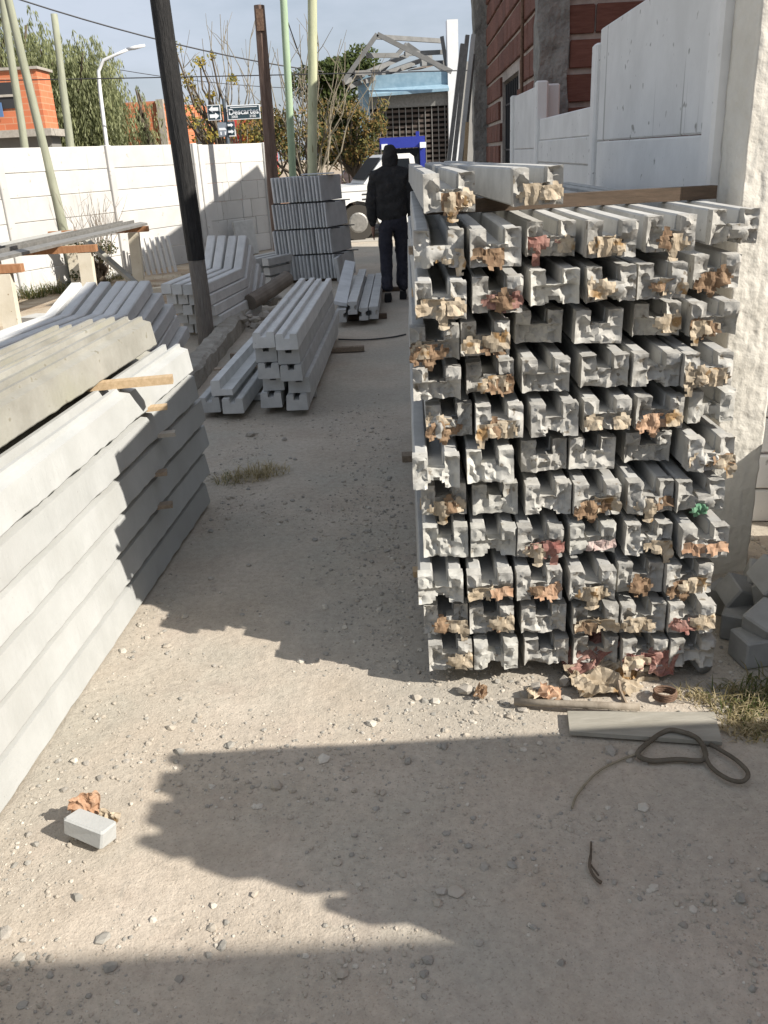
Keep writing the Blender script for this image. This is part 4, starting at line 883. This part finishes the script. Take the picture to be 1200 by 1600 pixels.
# ------------------------------------------------------------------ far houses
def win(e, x, z, w, h, y, m=STEELD):
    o = MB().box(x, x + w, y - .03, y - .01, z, z + h).build('window', m, e); return o
h1 = empty('brick_house', (-12.9, 22.2, 0)); tag(h1, 'orange brick house with concrete slab at the far left', 'building')
MB().box(0, 5.50, 0, .9, 2.56, 3.80).build('wall', FARBRICK, h1); MB().box(-.3, 5.7, -.3, 1.1, 2.40, 2.555).build('concrete_slab', C_RUB, h1)
MB().box(0, 5.5, .2, .9, 0, 2.395).build('lower_wall', plain('grey_plaster', (.24, .23, .21), .9), h1); MB().box(-.1, 5.56, -.06, 1.0, 3.803, 3.86).build('parapet', C_RUB, h1)
MB().box(4.55, 4.95, -.03, -.01, 3.02, 3.56).build('window', STEELD, h1); MB().box(4.5, 5.0, -.06, -.035, 3.26, 3.31).build('window_bar', C_RUB, h1)
MB().box(4.42, 4.60, -.09, -.062, 2.85, 3.15).build('blue_panel', plain('faded_blue_panel', (.10, .19, .36), .7), h1)
h2 = empty('brick_house', (-8.0, 28.3, 0)); h2.scale = (1, 1, .95); tag(h2, 'orange brick house with pale corner column behind the black pole', 'building')
MB().box(0, 2.02, 0, 5, 1.2, 3.58).build('wall', FARBRICK, h2); MB().box(-.05, 2.0, -.06, -.003, .0, 2.18).build('plinth', C_RUB, h2)
MB().box(0, 2.02, .0, 5, 0, 1.198).build('lower_wall', C_RUB, h2)
MB().box(1.93, 2.13, -.1, 5, 0, 3.62).build('column', C_RUB, h2)
MB().hexa([(2.13, 0, 0), (3.25, .9, 0), (3.25, 5, 0), (2.13, 5, 0), (2.13, 0, 3.5), (3.25, .9, 3.42), (3.25, 5, 3.42), (2.13, 5, 3.5)]).build('side_wall', FARBRICK, h2)
MB().hexa([(2.22, -.01, 2.5), (2.52, .23, 2.5), (2.50, .28, 2.5), (2.2, .04, 2.5), (2.22, -.01, 3.2), (2.52, .23, 3.2), (2.50, .28, 3.2), (2.2, .04, 3.2)]).build('window', STEELD, h2)
MB().hexa([(2.85, .56, 2.2), (3.12, .78, 2.2), (3.10, .83, 2.2), (2.83, .61, 2.2), (2.85, .56, 3.05), (3.12, .78, 3.05), (3.10, .83, 3.05), (2.83, .61, 3.05)]).build('window', STEELD, h2)
MB().box(2.3, 3.9, -.2, .6, 2.02, 2.10).build('canopy_slab', C_RUB, h2)
h3 = empty('red_house', (-5.85, 33, 0)); h3.scale = (1, 1, 1.06); tag(h3, 'low red plastered house behind the street sign', 'building')
MB().box(0, 2.3, 0, 5, 0, 3.05).build('wall', REDWALL, h3); MB().box(-.05, 2.35, -.06, 5, 3.053, 3.18).build('parapet', WHITEM, h3)
MB().hexa([(1.6, -1.0, 2.35), (2.9, -1.0, 2.35), (2.9, .0, 2.6), (1.6, 0, 2.6), (1.6, -1.0, 2.42), (2.9, -1.0, 2.42), (2.9, 0, 2.67), (1.6, 0, 2.67)]).build('awning', STEELD, h3)
yl = empty('yard_light', (-6.35, 27.6, 0)); tag(yl, 'thin dark post with a white floodlight beside the brick house', 'light post')
MB().tube([(0, 0, 0), (-.08, 0, 2.9)], .045, 8).build('post', STEELD, yl); MB().box(-.05, .12, -.12, .02, 2.75, 2.92).build('floodlight', SIGNW, yl)

# ------------------------------------------------------------------ trees
def leafball(mb, c, r, n, s, mats, rnd, squash=.8):
    for _ in range(n):
        while True:
            p = Vector((rnd.uniform(-1, 1), rnd.uniform(-1, 1), rnd.uniform(-1, 1)))
            if .25 < p.length < 1: break
        p = Vector((p.x * r, p.y * r, p.z * r * squash)) + Vector(c); a = Vector((rnd.gauss(0, 1), rnd.gauss(0, 1), rnd.gauss(0, 1))).normalized(); b_ = a.orthogonal().normalized(); w = s * rnd.uniform(.6, 1.3)
        mb.mi = rnd.choice(mats); mb.add([p - a * w, p + b_ * w * .5, p + a * w, p - b_ * w * .5], [(0, 1, 2, 3)])
    mb.mi = 0
def limb(mb, p0, p1, r0, r1, rnd, n=5, wob=.08):
    p0, p1 = Vector(p0), Vector(p1); L_ = (p1 - p0).length
    pts = [p0.lerp(p1, i / n) + (Vector((rnd.uniform(-1, 1), rnd.uniform(-1, 1), rnd.uniform(-1, 1))) * wob * L_ * .5 if 0 < i < n else Vector()) for i in range(n + 1)]
    mb.tube(pts, [r0 + (r1 - r0) * i / n for i in range(n + 1)], 6); return pts
def willow(name, loc, H, Rr, nst, label, seed, droop=1.0):
    rnd = random.Random(seed); e = empty(name, loc); tag(e, label, 'tree'); t = MB(); cr = MB()
    limb(t, (0, 0, -.1), (.15, 0, H * .45), .22 * min(1, Rr), .15 * min(1, Rr), rnd)
    tips = []
    for i in range(12):
        a = 2 * math.pi * i / 12 + rnd.uniform(-.3, .3); rr = Rr * rnd.uniform(.35, .95); z = H * rnd.uniform(.80, 1.0) * (1 - .18 * (rr / Rr))
        pts = limb(t, (.15, 0, H * rnd.uniform(.3, .5)), (rr * math.cos(a), rr * math.sin(a) * .7, z), .10, .025, rnd, 5, .15); tips += pts[2:]
    t.build('trunk', BARK, e)
    for i in range(nst):
        b_ = rnd.choice(tips) + Vector((rnd.gauss(0, .14 + .22 * Rr), rnd.gauss(0, .35), rnd.gauss(.05, .22))); ln = rnd.uniform(.8, 2.5) * droop; d = Vector((rnd.uniform(-.25, .25), rnd.uniform(-.2, .2), 0))
        nL = int(ln / .062); mi0 = rnd.choice([0, 0, 1, 1, 2])
        for k_ in range(nL):
            f = k_ / nL; p = b_ + d * (f * (1 - f * .6)) * 1.6 + Vector((rnd.gauss(0, .035), rnd.gauss(0, .035), .12 * math.sin(f * 2.0) - ln * f * f * .9 - .1 * f))
            if p.z < .5: break
            dr = Vector((rnd.gauss(0, .26), rnd.gauss(0, .26), -1)).normalized(); w = dr.orthogonal().normalized(); w.rotate(Matrix.Rotation(rnd.uniform(0, 6), 3, dr)); l_ = rnd.uniform(.10, .19)
            cr.mi = mi0 if rnd.random() < .75 else rnd.choice([0, 1, 2]); cr.add([p, p + dr * l_ * .5 + w * .016, p + dr * l_, p + dr * l_ * .5 - w * .016], [(0, 1, 2, 3)])
    cr.build('crown', [LW1, LW2, LW3], e); return e
willow('willow_tree', (-8.2, 26.0, 0), 5.4, 1.25, 1500, 'big weeping willow with drooping grey-green foliage beyond the white wall', 3)
willow('willow_tree', (-7.3, 26.4, 0), 4.8, .50, 560, 'smaller willow crown right of the big one, behind the street lamp', 8, 1.15)
willow('willow_tree', (-6.3, 27.0, 0), 4.1, .16, 60, 'drooping willow branch over the brick house, right of the lamp', 12, 1.1)
willow('willow_tree', (-9.6, 25.0, 0), 6.6, 1.4, 600, 'willow at the far left edge behind the tall pole', 15)
def leafy(name, loc, label, trunk, balls, leaf, mats, seed, limbs=6, lr=.05, bare=0, bareh=5.0, spread=1.0, twigm=None):
    rnd = random.Random(seed); e = empty(name, loc); tag(e, label, 'tree'); t = MB()
    limb(t, (0, 0, -.1), (rnd.uniform(-.1, .1), 0, trunk), .12, .08, rnd)
    for c, r, n in balls[:limbs]: limb(t, (0, 0, trunk * .7), c, .06, .02, rnd)
    t.build('trunk', BARK, e)
    if bare:
        bt = MB()
        for i in range(bare):
            a = rnd.uniform(0, 6.28); bx = rnd.uniform(-.5, .5) * spread; h = bareh * rnd.uniform(.6, 1.0)
            pts = limb(bt, (bx * .4, rnd.uniform(-.3, .3), trunk * rnd.uniform(.4, .9)), (bx * 2.2 + rnd.uniform(-.4, .4), rnd.uniform(-.6, .6), h), .026 if bareh > 2 else .007, .007 if bareh > 2 else .002, rnd, 6, .06)
            for q_ in range(3):
                s_ = rnd.choice(pts[2:-1]); limb(bt, s_, s_ + Vector((rnd.uniform(-.5, .5), rnd.uniform(-.3, .3), rnd.uniform(.3, .9))) if bareh > 2 else s_ + Vector((rnd.uniform(-.15, .15), rnd.uniform(-.1, .1), rnd.uniform(.1, .3))), .010 if bareh > 2 else .003, .004 if bareh > 2 else .0015, rnd, 3, .08)
        bt.build('bare_branches', twigm or TWIG, e)
    cr = MB()
    for c, r, n in balls: leafball(cr, c, r, n, leaf, range(3), rnd)
    cr.build('crown', mats, e); return e
rb = random.Random(5)
def cloud(n, x0, x1, z0, z1, r0, r1, k):
    return [((rb.uniform(x0, x1), rb.uniform(-.8, .8), rb.uniform(z0, z1)), rb.uniform(r0, r1), k) for _ in range(n)]
leafy('yellow_tree', (-3.6, 25.2, 0), 'sparse autumn tree with yellow leaves behind the street sign', 1.6, cloud(12, -1.3, -.2, 2.6, 4.4, .12, .26, 32) + cloud(16, -1.0, .9, 2.2, 3.6, .16, .34, 60), .055, [LY1, LY3, LY1], 21, 12, bare=26, bareh=5.3, spread=1.7)
leafy('bare_shrub', (-1.5, 24.0, 0), 'tall bare-branched shrub with tan leaves behind the green pole', 1.3, cloud(18, -1.4, .4, 1.5, 2.8, .3, .5, 190), .05, [LG3, LY2, LG2], 23, 8, bare=22, bareh=5.0, spread=1.8)
leafy('green_tree', (-.55, 33.5, 0), 'dense dark green tree left of the shop', 1.8, cloud(13, -1.4, 1.0, 3.3, 4.9, .5, .8, 560) + cloud(10, -1.4, .6, 1.6, 3.2, .45, .75, 420), .085, [LG1, LG2, LG1], 25, 10)
leafy('ochre_tree', (-.35, 27.0, 0), 'small ochre-leaved tree in front of the shop column', 1.5, cloud(16, -.7, .75, 1.4, 3.1, .25, .45, 190) + cloud(4, .2, 1.0, 2.3, 3.2, .12, .25, 40), .055, [LY2, LG3, LG2], 27, 10, bare=8, bareh=4.2)
leafy('olive_bush', (-3.1, 27.5, 0), 'olive green bush behind the end wall', .8, cloud(12, -1.2, 1.3, 1.3, 2.5, .3, .5, 200), .055, [LG3, LG1, LY3], 29, 8)
# yard bush by the wall
leafy('bare_bush', (-4.12, 13.75, 0), 'leafless twiggy bush against the white wall', .2, cloud(10, -.22, .25, .12, .62, .10, .18, 90), .020, [LG2, GR3, LG2], 31, 4, bare=26, bareh=1.4, spread=.22, twigm=mat('grey_twig', (.22, .18, .14), (.25, .21, .17), 5, 0, vary=0))

# ------------------------------------------------------------------ overhead wires
def wire(name, p0, p1, sag, r, label):
    p0, p1 = Vector(p0), Vector(p1); pts = [p0.lerp(p1, i / 16) - Vector((0, 0, sag * 4 * (i / 16) * (1 - i / 16))) for i in range(17)]
    tag(MB().tube(pts, r, 5).build(name, STEELD), label, 'wire')
wire('overhead_wire', (-18, 21.5, 3.90), (5.0, 21.5, 3.2), .05, .012, 'thin level overhead wire crossing the whole street')
wire('overhead_wire', (-10.5, 20.5, 6.3), (-1.0, 26.0, 3.75), .35, .017, 'thick overhead cable sloping down from the upper left')
wire('overhead_wire', (-2.05, 20, 6.4), (-1.3, 26, 3.2), .1, .014, 'steep wire behind the green pole')
wire('overhead_wire', (-9.5, 30, 4.9), (-1.2, 30, 3.6), .2, .010, 'faint thin wire sagging over the brick house')

# ------------------------------------------------------------------ stones, rubble, debris
def stonemesh(seed, m, n=0):
    rnd = random.Random(seed); g = (1 + 5 ** .5) / 2
    vs = [(-1, g, 0), (1, g, 0), (-1, -g, 0), (1, -g, 0), (0, -1, g), (0, 1, g), (0, -1, -g), (0, 1, -g), (g, 0, -1), (g, 0, 1), (-g, 0, -1), (-g, 0, 1)]
    fs = [(0, 11, 5), (0, 5, 1), (0, 1, 7), (0, 7, 10), (0, 10, 11), (1, 5, 9), (5, 11, 4), (11, 10, 2), (10, 7, 6), (7, 1, 8), (3, 9, 4), (3, 4, 2), (3, 2, 6), (3, 6, 8), (3, 8, 9), (4, 9, 5), (2, 4, 11), (6, 2, 10), (8, 6, 7), (9, 8, 1)]
    sc = [rnd.uniform(.7, 1.3), rnd.uniform(.6, 1.1), rnd.uniform(.4, .8)]
    vs = [tuple(c / 1.9 * rnd.uniform(.72, 1.18) * sc[i] for i, c in enumerate(v)) for v in vs]
    return vs, fs
shapes = [stonemesh(s, None) for s in range(12)]
GRAVEL = [mat('gravel_tan', (.34, .30, .245), (.43, .385, .32), 20, 0, rough=.95, vary=0, world=True), mat('gravel_grey', (.25, .235, .205), (.35, .33, .29), 20, 0, rough=.95, vary=0, world=True), mat('gravel_pale', (.45, .415, .35), (.56, .52, .45), 20, 0, rough=.95, vary=0, world=True)]
gv = MB(); rg = random.Random(99)
def inleft(x, y): return x < bedge(y) + .02 and y < 4.4
cntg = 0
while cntg < 19000:
    u = rg.random(); y = 1.0 + 5.2 * u ** 1.35; x = rg.uniform(-.35 - y * .5, .35 + y * .5)
    x = max(-1.6, min(1.6, x))
    if inleft(x, y): continue
    if x > .06 and y > 2.5 and x < 1.12: continue
    dens = .16 + 1.15 * noise.noise(Vector((x * 1.6, y * 1.6, 4))) + .5 * noise.noise(Vector((x * 5, y * 5, 7)))
    dens += .8 * math.exp(-((x - bedge(y)) / .12) ** 2) + .6 * math.exp(-((y - 2.35) / .16) ** 2) * (x > .1) + .35 * (.0 < x < .12 and y > 2.5)
    if rg.random() > dens: continue
    s = min(.020, .0023 * math.exp(rg.gauss(0, .70))); vs, fs = rg.choice(shapes); a = rg.uniform(0, 6.28); ca, sa = math.cos(a), math.sin(a); z0 = gz(x, y) + s * .15
    gv.mi = rg.choice([0, 0, 0, 1, 1, 2]); gv.add([(x + (v[0] * ca - v[1] * sa) * s, y + (v[0] * sa + v[1] * ca) * s, z0 + v[2] * s) for v in vs], fs); cntg += 1
for _ in range(4200):
    y = rg.uniform(2.5, 6.2); x = rg.gauss(-.02, .17)
    if x > .14 or x < -.7 or rg.random() < (y - 3.8) / 2.2: continue
    s = min(.016, .0030 * math.exp(rg.gauss(0, .6))); vs, fs = rg.choice(shapes); a = rg.uniform(0, 6.28); ca, sa = math.cos(a), math.sin(a); z0 = gz(x, y) + s * .15
    gv.mi = rg.choice([0, 1, 1, 1, 2]); gv.add([(x + (v[0] * ca - v[1] * sa) * s, y + (v[0] * sa + v[1] * ca) * s, z0 + v[2] * s) for v in vs], fs)
gv.mi = 0
o = gv.build('gravel', GRAVEL); tag(o, 'loose fine gravel scattered over the dusty path', 'gravel', kind='stuff')
STN = [fix(MB().add(*shapes[i]).mesh('stone', C_RUB)) for i in range(8)]
BIGS = [(.35, 2.29, .020), (.40, 2.245, .022), (.295, 2.34, .012), (.62, 2.03, .030), (.66, 1.985, .018), (.60, 1.985, .014), (.70, 1.975, .013), (.83, 1.965, .018), (.20, 1.62, .016), (.09, 1.55, .020), (.02, 1.83, .012), (-.12, 1.75, .013),
        (-.05, 1.88, .011), (.30, 1.72, .012), (.42, 1.50, .012), (.50, 1.55, .013), (.16, 1.40, .012), (.33, 1.34, .013), (-.25, 1.60, .012), (-.95, 1.99, .018), (-.90, 1.93, .014), (-.92, 2.10, .013), (-.86, 2.03, .016), (-.99, 1.82, .015), (-.80, 2.10, .012),
        (-.15, 1.97, .010), (.12, 2.02, .012), (.24, 1.95, .011), (-.40, 2.30, .010), (.05, 2.28, .011), (-.10, 2.18, .009), (.26, 2.30, .014), (-.62, 2.60, .011), (.55, 2.30, .014), (.45, 2.36, .012), (-.60, 3.4, .018), (-.35, 3.9, .014), (-.75, 3.3, .016),
        (.44, 2.35, .018), (.48, 2.30, .012), (-.93, 1.50, .020), (-.88, 1.48, .014), (-.5, 1.36, .012), (.7, 1.75, .010), (.8, 1.6, .012), (.62, 1.42, .012), (-.83, 5.35, .045), (-.6, 5.2, .03)]
for i, (x, y, s) in enumerate(BIGS):
    o = link('stone', STN[i % 8], None, (x, y, gz(x, y) + s * .12), rot=(random.uniform(-.4, .4), random.uniform(-.4, .4), random.uniform(0, 6))); o.scale = (s * .85,) * 3
    tag(o, 'small loose grey stone lying on the dirt path', 'stone', 'loose stones on the path')
RUBS = [((-1.15 + random.uniform(-.25, .35), 9.6 + random.uniform(-.6, .9)), random.uniform(.04, .09)) for _ in range(26)] + [((-2.9 + random.uniform(-.6, .5), 10.2 + random.uniform(-1.6, 2.2)), random.uniform(.03, .07)) for _ in range(24)]
for i, ((x, y), s) in enumerate(RUBS):
    o = link('rubble_chunk', STN[i % 8], None, (x, y, gz(x, y) + s * .3 + (.1 if y < 10.6 and x > -1.7 else 0) * (i % 2)), rot=(random.uniform(-.5, .5), random.uniform(-.5, .5), random.uniform(0, 6))); o.scale = (s,) * 3
    far = i < 26
    tag(o, 'pale rubble chunk heaped around the fat pipe by the kerb' if far else 'pale rubble chunk strewn on the soil between the trestles', 'rubble', 'rubble by the fat pipe' if far else 'rubble in the yard')
# broken pieces at the foot of the stack
FOOT = [(.235, 2.36, .035), (.27, 2.33, .022), (.42, 2.32, .02), (.47, 2.35, .03), (.56, 2.37, .034), (.50, 2.29, .016), (.60, 2.33, .02), (.545, 2.29, .018)]
for i, (x, y, s) in enumerate(FOOT):
    o = link('concrete_chunk', STN[(i + 3) % 8], None, (x, y, s * .3), rot=(random.uniform(-.5, .5), random.uniform(-.5, .5), random.uniform(0, 6))); o.scale = (s,) * 3
    tag(o, 'pale broken concrete chunk at the foot of the tall right stack', 'concrete chunk', 'broken chunks at the foot of the right stack')
# concrete block and paper at the lower left
q = MB(); q.cbox(.125, .062, .052, .005); q.v = [(x + .004 * noise.noise(Vector((x * 30, y * 30, z * 30))), y + .004 * noise.noise(Vector((x * 30, 5, z * 30))), z) for x, y, z in q.v]
o = q.build('concrete_block', C_WHITE, None, (-.815, 1.785, .006), rot=(R(-11), R(7), R(-24))); tag(o, 'broken white concrete block lying alone on the dirt at lower left', 'concrete block')
o = link('bag_paper', crumple('bag_paper', .075, .10, PAPER['o'], 52, .26, 14), None, (-.835, 1.845, .050), rot=(R(-6), R(-8), R(14))); tag(o, 'crumpled brown bag paper standing behind the white block', 'paper')
o = link('bag_paper', crumple('bag_paper', .06, .05, PAPER['t'], 47, .4, 10), None, (-.775, 1.822, .026), rot=(R(-30), 0, R(-20))); tag(o, 'small tan paper scrap at the right end of the white block', 'paper')
# cement bag
ce = empty('cement_bag', (.71, 2.385, .0)); ce.scale = (1.15, 1.15, 1.1); tag(ce, 'torn crumpled cement bag, tan and faded red, at the foot of the stack', 'paper bag')
link('bag_sheet', crumple('bag_sheet', .25, .13, PAPER['t'], 71, .36, 26), ce, (.0, -.02, .022), rot=(R(-74), R(4), R(8)))
link('bag_fold', crumple('bag_fold', .15, .13, PAPER['t'], 73, .40, 24), ce, (.035, .03, .065), rot=(R(-48), R(-8), 0))
o = link('red_print', crumple('red_print', .16, .085, PAPER['r'], 75, .3, 18), ce, (-.05, .035, .080), rot=(R(-42), R(-38), R(10))); o['label'] = 'faded red printed side of the bag'
link('red_print', crumple('red_print', .085, .065, PAPER['p'], 78, .35, 12), ce, (.10, .01, .048), rot=(R(-50), R(20), 0))
o = link('bag_paper', crumple('bag_paper', .09, .09, PAPER['r'], 81, .35, 10), None, (.865, 2.36, .075), rot=(R(-8), R(6), 0)); tag(o, 'square red paper scrap hanging below the bottom row of posts', 'paper')
for i, (x, y, key, s) in enumerate(((.50, 2.30, 'o', .07), (.44, 2.31, 't', .05), (.60, 2.36, 't', .06), (.28, 2.33, 'b', .05))):
    o = link('bag_paper', crumple('bag_paper', s, s * .8, PAPER[key], 90 + i, .7, 9), None, (x, y, .018), rot=(R(-60), R(random.uniform(-20, 20)), R(random.uniform(0, 90)))); tag(o, 'paper shred on the dirt at the foot of the tall right stack', 'paper', 'paper shreds at the foot of the right stack')
# board, pipe, coil, hose
o = MB().hexa([(.515, 2.105, .004), (.935, 2.02, .004), (.965, 2.16, .004), (.53, 2.205, .004), (.515, 2.105, .018), (.935, 2.02, .018), (.965, 2.16, .018), (.53, 2.205, .018)]).build('flat_board', mat('dusty_grey_board', (.25, .235, .195), (.36, .34, .29), 5, .4, 30, .92, 0, stretch=(1, 5, 1)))
tag(o, 'flat dusty grey board lying on the dirt before the grass', 'board')
o = MB().tube([(.375, 2.262, .022), (.50, 2.235, .026), (.62, 2.21, .030), (.745, 2.185, .032)], .0115, 10).build('iron_pipe', mat('dusty_rusty_pipe', (.20, .165, .125), (.31, .27, .215), 30, .5, 80, .9, 0), smooth=True); tag(o, 'thin rusty pipe lying partly on the grey board', 'pipe')
cp = [(.845 + .034 * (1 + .05 * math.sin(a * .7)) * math.cos(a), 2.255 + .030 * math.sin(a), .012 + .0022 * a / 2) for a in [i * .4 for i in range(64)]]
o = MB().tube(cp, .0034, 6).build('wire_coil', RUST, smooth=True); tag(o, 'small coil of rusty wire beside the cement bag', 'wire coil')
def smooth_path(P, n=10):
    P = [Vector(p) for p in P]; o_ = []
    for i in range(len(P) - 1):
        a, b_, c, d = P[max(i - 1, 0)], P[i], P[i + 1], P[min(i + 2, len(P) - 1)]
        for k_ in range(n):
            t = k_ / n; o_.append(.5 * ((2 * b_) + (c - a) * t + (2 * a - 5 * b_ + 4 * c - d) * t * t + (3 * b_ - a - 3 * c + d) * t ** 3))
    return o_ + [P[-1]]
hp = [(.93, 2.075, .026), (.885, 2.075, .026), (.80, 2.075, .020), (.73, 2.045, .012), (.685, 2.005, .008), (.70, 1.975, .008), (.78, 1.965, .008), (.85, 1.955, .008), (.885, 1.925, .008), (.90, 1.885, .008), (.935, 1.865, .008), (.96, 1.885, .008), (.95, 1.935, .008), (.915, 1.99, .008)]
hp = [(.855, 2.05, .026), (.80, 2.075, .026), (.735, 2.045, .014), (.685, 1.995, .010), (.715, 1.965, .009), (.79, 1.965, .009), (.85, 1.955, .009), (.875, 1.985, .010), (.87, 2.03, .022), (.845, 2.055, .028)]
o = MB().tube(smooth_path(hp), .0072, 8).build('hose_loop', mat('dirty_hose', (.09, .075, .055), (.15, .13, .10), 20, .3, 60, .85, 0), smooth=True); tag(o, 'dark dirty hose lying in an open loop beside the board', 'hose')
hp2 = [(.872, 2.0, .018), (.868, 1.93, .009), (.895, 1.875, .009), (.93, 1.862, .009), (.958, 1.895, .009), (.945, 1.955, .009), (.90, 2.02, .012)]
o = MB().tube(smooth_path(hp2), .0062, 8).build('hose_end', mat('dirty_hose_2', (.09, .075, .055), (.15, .13, .10), 20, .3, 60, .85, 0), smooth=True); tag(o, 'second short loop of hose hanging off the board corner', 'hose')
o = MB().tube(smooth_path([(.685, 2.0, .008), (.62, 1.975, .005), (.55, 1.93, .005), (.48, 1.85, .004), (.455, 1.80, .004)]), .0032, 6).build('cord', mat('straw_cord', (.22, .19, .13), (.30, .26, .19), 20, 0, vary=0), smooth=True); tag(o, 'thin pale cord trailing from the hose loop', 'cord')
o = MB().tube([(.98, 2.56, .055), (1.0, 2.46, .04), (1.015, 2.38, .032)], .026, 14).build('plastic_pipe', mat('grey_plastic_pipe', (.16, .16, .155), (.21, .21, .20), 8, .1, 30, .6, 0), smooth=True); tag(o, 'stub of grey plastic pipe between the stack and the grass', 'pipe')
o = MB().tube([(.72, 2.225, .006), (.715, 2.29, .02), (.72, 2.33, .03)], .007, 6).build('stick', WOOD_O); tag(o, 'short stick under the cement bag', 'stick')
tw = empty('dead_twig', (.455, 1.60, 0)); tag(tw, 'dark split twig lying alone on the dirt', 'twig')
MB().tube(smooth_path([(.02, .075, .005), (.008, .03, .009), (-.004, -.01, .008), (.002, -.045, .008), (.012, -.058, .008)], 4), [.0028] * 5 + [.004] * 8 + [.0045] * 4, 6).build('stem', BARK, tw)
MB().tube([(.0, .0, .008), (.008, -.03, .010), (.012, -.035, .006)], .0025, 5).build('side_twig', BARK, tw)
o = MB().tube(smooth_path([(-.35, 8.28, .01), (-.1, 8.2, .008), (.15, 8.25, .008), (.30, 8.35, .01)]), .008, 5).build('cable', STEELD); tag(o, 'thin black cable lying across the path past the posts', 'cable')

# pile of small concrete cubes
C_CUBE = mat('shade_grey_concrete', (.22, .22, .21), (.31, .31, .295), 8, .3, 80, .9, .15)  # grey darkened to carry the shade over the cube pile
CUBE = [MB().cbox(.11, .11, .10, .006).mesh('cube', C_CUBE), MB().cbox(.115, .10, .09, .006).mesh('cube', C_CUBE)]
CB = [(x, y - .06, z * .85, a, bx, by) for x, y, z, a, bx, by in [(1.20, 2.52, .0, 10, 0, 0), (1.33, 2.60, .0, 35, 0, 0), (1.22, 2.68, .0, 60, 0, 0), (1.36, 2.76, .02, 20, 10, 8), (1.24, 2.86, .0, 40, 0, 0), (1.25, 2.56, .105, 30, 14, -20), (1.34, 2.68, .11, 55, -18, 14), (1.22, 2.76, .108, 15, 20, 22), (1.31, 2.52, .14, 70, 30, 15), (1.33, 2.82, .13, 65, 12, -25), (1.28, 2.66, .235, 25, 24, 20), (1.37, 2.60, .24, 50, -20, 30), (1.40, 2.52, .12, 20, 18, -30)]]
for i, (x, y, z, a, bx, by) in enumerate(CB):
    o = link('concrete_cube', CUBE[i % 2], None, (x, y, z), rot=(R(bx), R(by), R(a)))
    tag(o, ('tilted' if bx or by else 'flat-lying') + f' grey concrete cube, {"low" if z < .05 else ("middle" if z < .15 else "top")} in the pile by the stucco pillar', 'concrete cube', 'concrete cubes by the stucco pillar')

# ------------------------------------------------------------------ grass
def grass(name, blobs, label, mats=(GR1, GR2, GR3), seed=1, wide=.0022):
    rnd = random.Random(seed); g_ = MB()
    for (x, y, r, n, h, pm) in blobs:
        for _ in range(n):
            a = rnd.uniform(0, 6.28); d = r * math.sqrt(rnd.random()); px, py = x + d * math.cos(a), y + d * math.sin(a); z = gz(px, py) - .004
            l_ = h * rnd.uniform(.5, 1.25); dr = Vector((rnd.gauss(0, .7), rnd.gauss(0, .7), 1)).normalized(); s = dr.cross(Vector((0, 0, 1))); s = s.normalized() if s.length > .01 else Vector((1, 0, 0)); w = max(wide, h * .018)
            p0 = Vector((px, py, z)); p1 = p0 + dr * l_ * .55; p2 = p1 + (dr + Vector((dr.x, dr.y, -.9)) * .8).normalized() * l_ * .5; p2.z = max(p2.z, z + .004)
            g_.mi = rnd.choice(pm); g_.add([p0 - s * w, p0 + s * w, p1 + s * w * .8, p1 - s * w * .8, p2], [(0, 1, 2, 3), (3, 2, 4)])
    g_.mi = 0; o_ = g_.build(name, list(mats)); tag(o_, label, 'grass', kind='stuff'); return o_
grass('dry_grass', [(1.06, 2.22, .09, 200, .075, (0, 2, 1, 2)), (1.12, 2.12, .11, 260, .075, (0, 1, 1, 2)), (1.03, 2.10, .06, 140, .055, (1, 1, 2)), (1.18, 2.26, .10, 200, .08, (0, 0, 2)), (.94, 2.27, .05, 80, .05, (1, 1, 2)), (1.17, 2.0, .08, 110, .06, (1, 2, 1))], 'tangle of dry and green grass beside the board and cube pile', seed=2)
grass('straw_tuft', [(-.72, 4.55, .11, 220, .09, (1, 1, 2)), (-.62, 4.6, .10, 120, .07, (1, 2)), (-.85, 4.5, .08, 90, .08, (1, 2, 0))], 'dry straw tuft at the foot of the left stack end', seed=3)
grass('yard_grass', [(-4.6 + .5 * i, 8.3 + .85 * i * (1 if i < 6 else .8), .38, 260, .10 + .02 * (i % 2), (0, 0, 2)) for i in range(2)] + [(-4.3, 9.2, .4, 500, .10, (0, 0, 2)), (-3.75, 9.4, .3, 260, .07, (0, 2)), (-5.2, 9.2, .4, 300, .12, (0,)), (-2.9, 13.9, .5, 340, .06, (2, 2, 0)), (-3.5, 13.2, .5, 240, .06, (2, 2, 0)), (-2.5, 14.6, .5, 240, .06, (2, 2, 0))], 'short patchy grass on the soil of the left yard', seed=4)
grass('wall_weeds', [(-5.65 + .21 * i, 11.0 + .40 * i, .16, 130, .34 - .03 * abs(i - 3), (0, 0, 2)) for i in range(9)], 'tall weeds growing along the foot of the white wall', seed=5)
grass('kerb_weeds', [(-1.55, 6.1, .10, 140, .09, (0, 0, 2)), (-1.5, 6.6, .09, 110, .08, (0, 2)), (-1.45, 5.7, .06, 60, .09, (0, 2)), (-1.52, 7.3, .08, 80, .08, (0, 2)), (-1.46, 8.2, .07, 60, .08, (0, 2)), (-2.3, 16.0, .2, 60, .16, (0, 2))], 'small green weeds growing on the crumbling low kerb', seed=6)
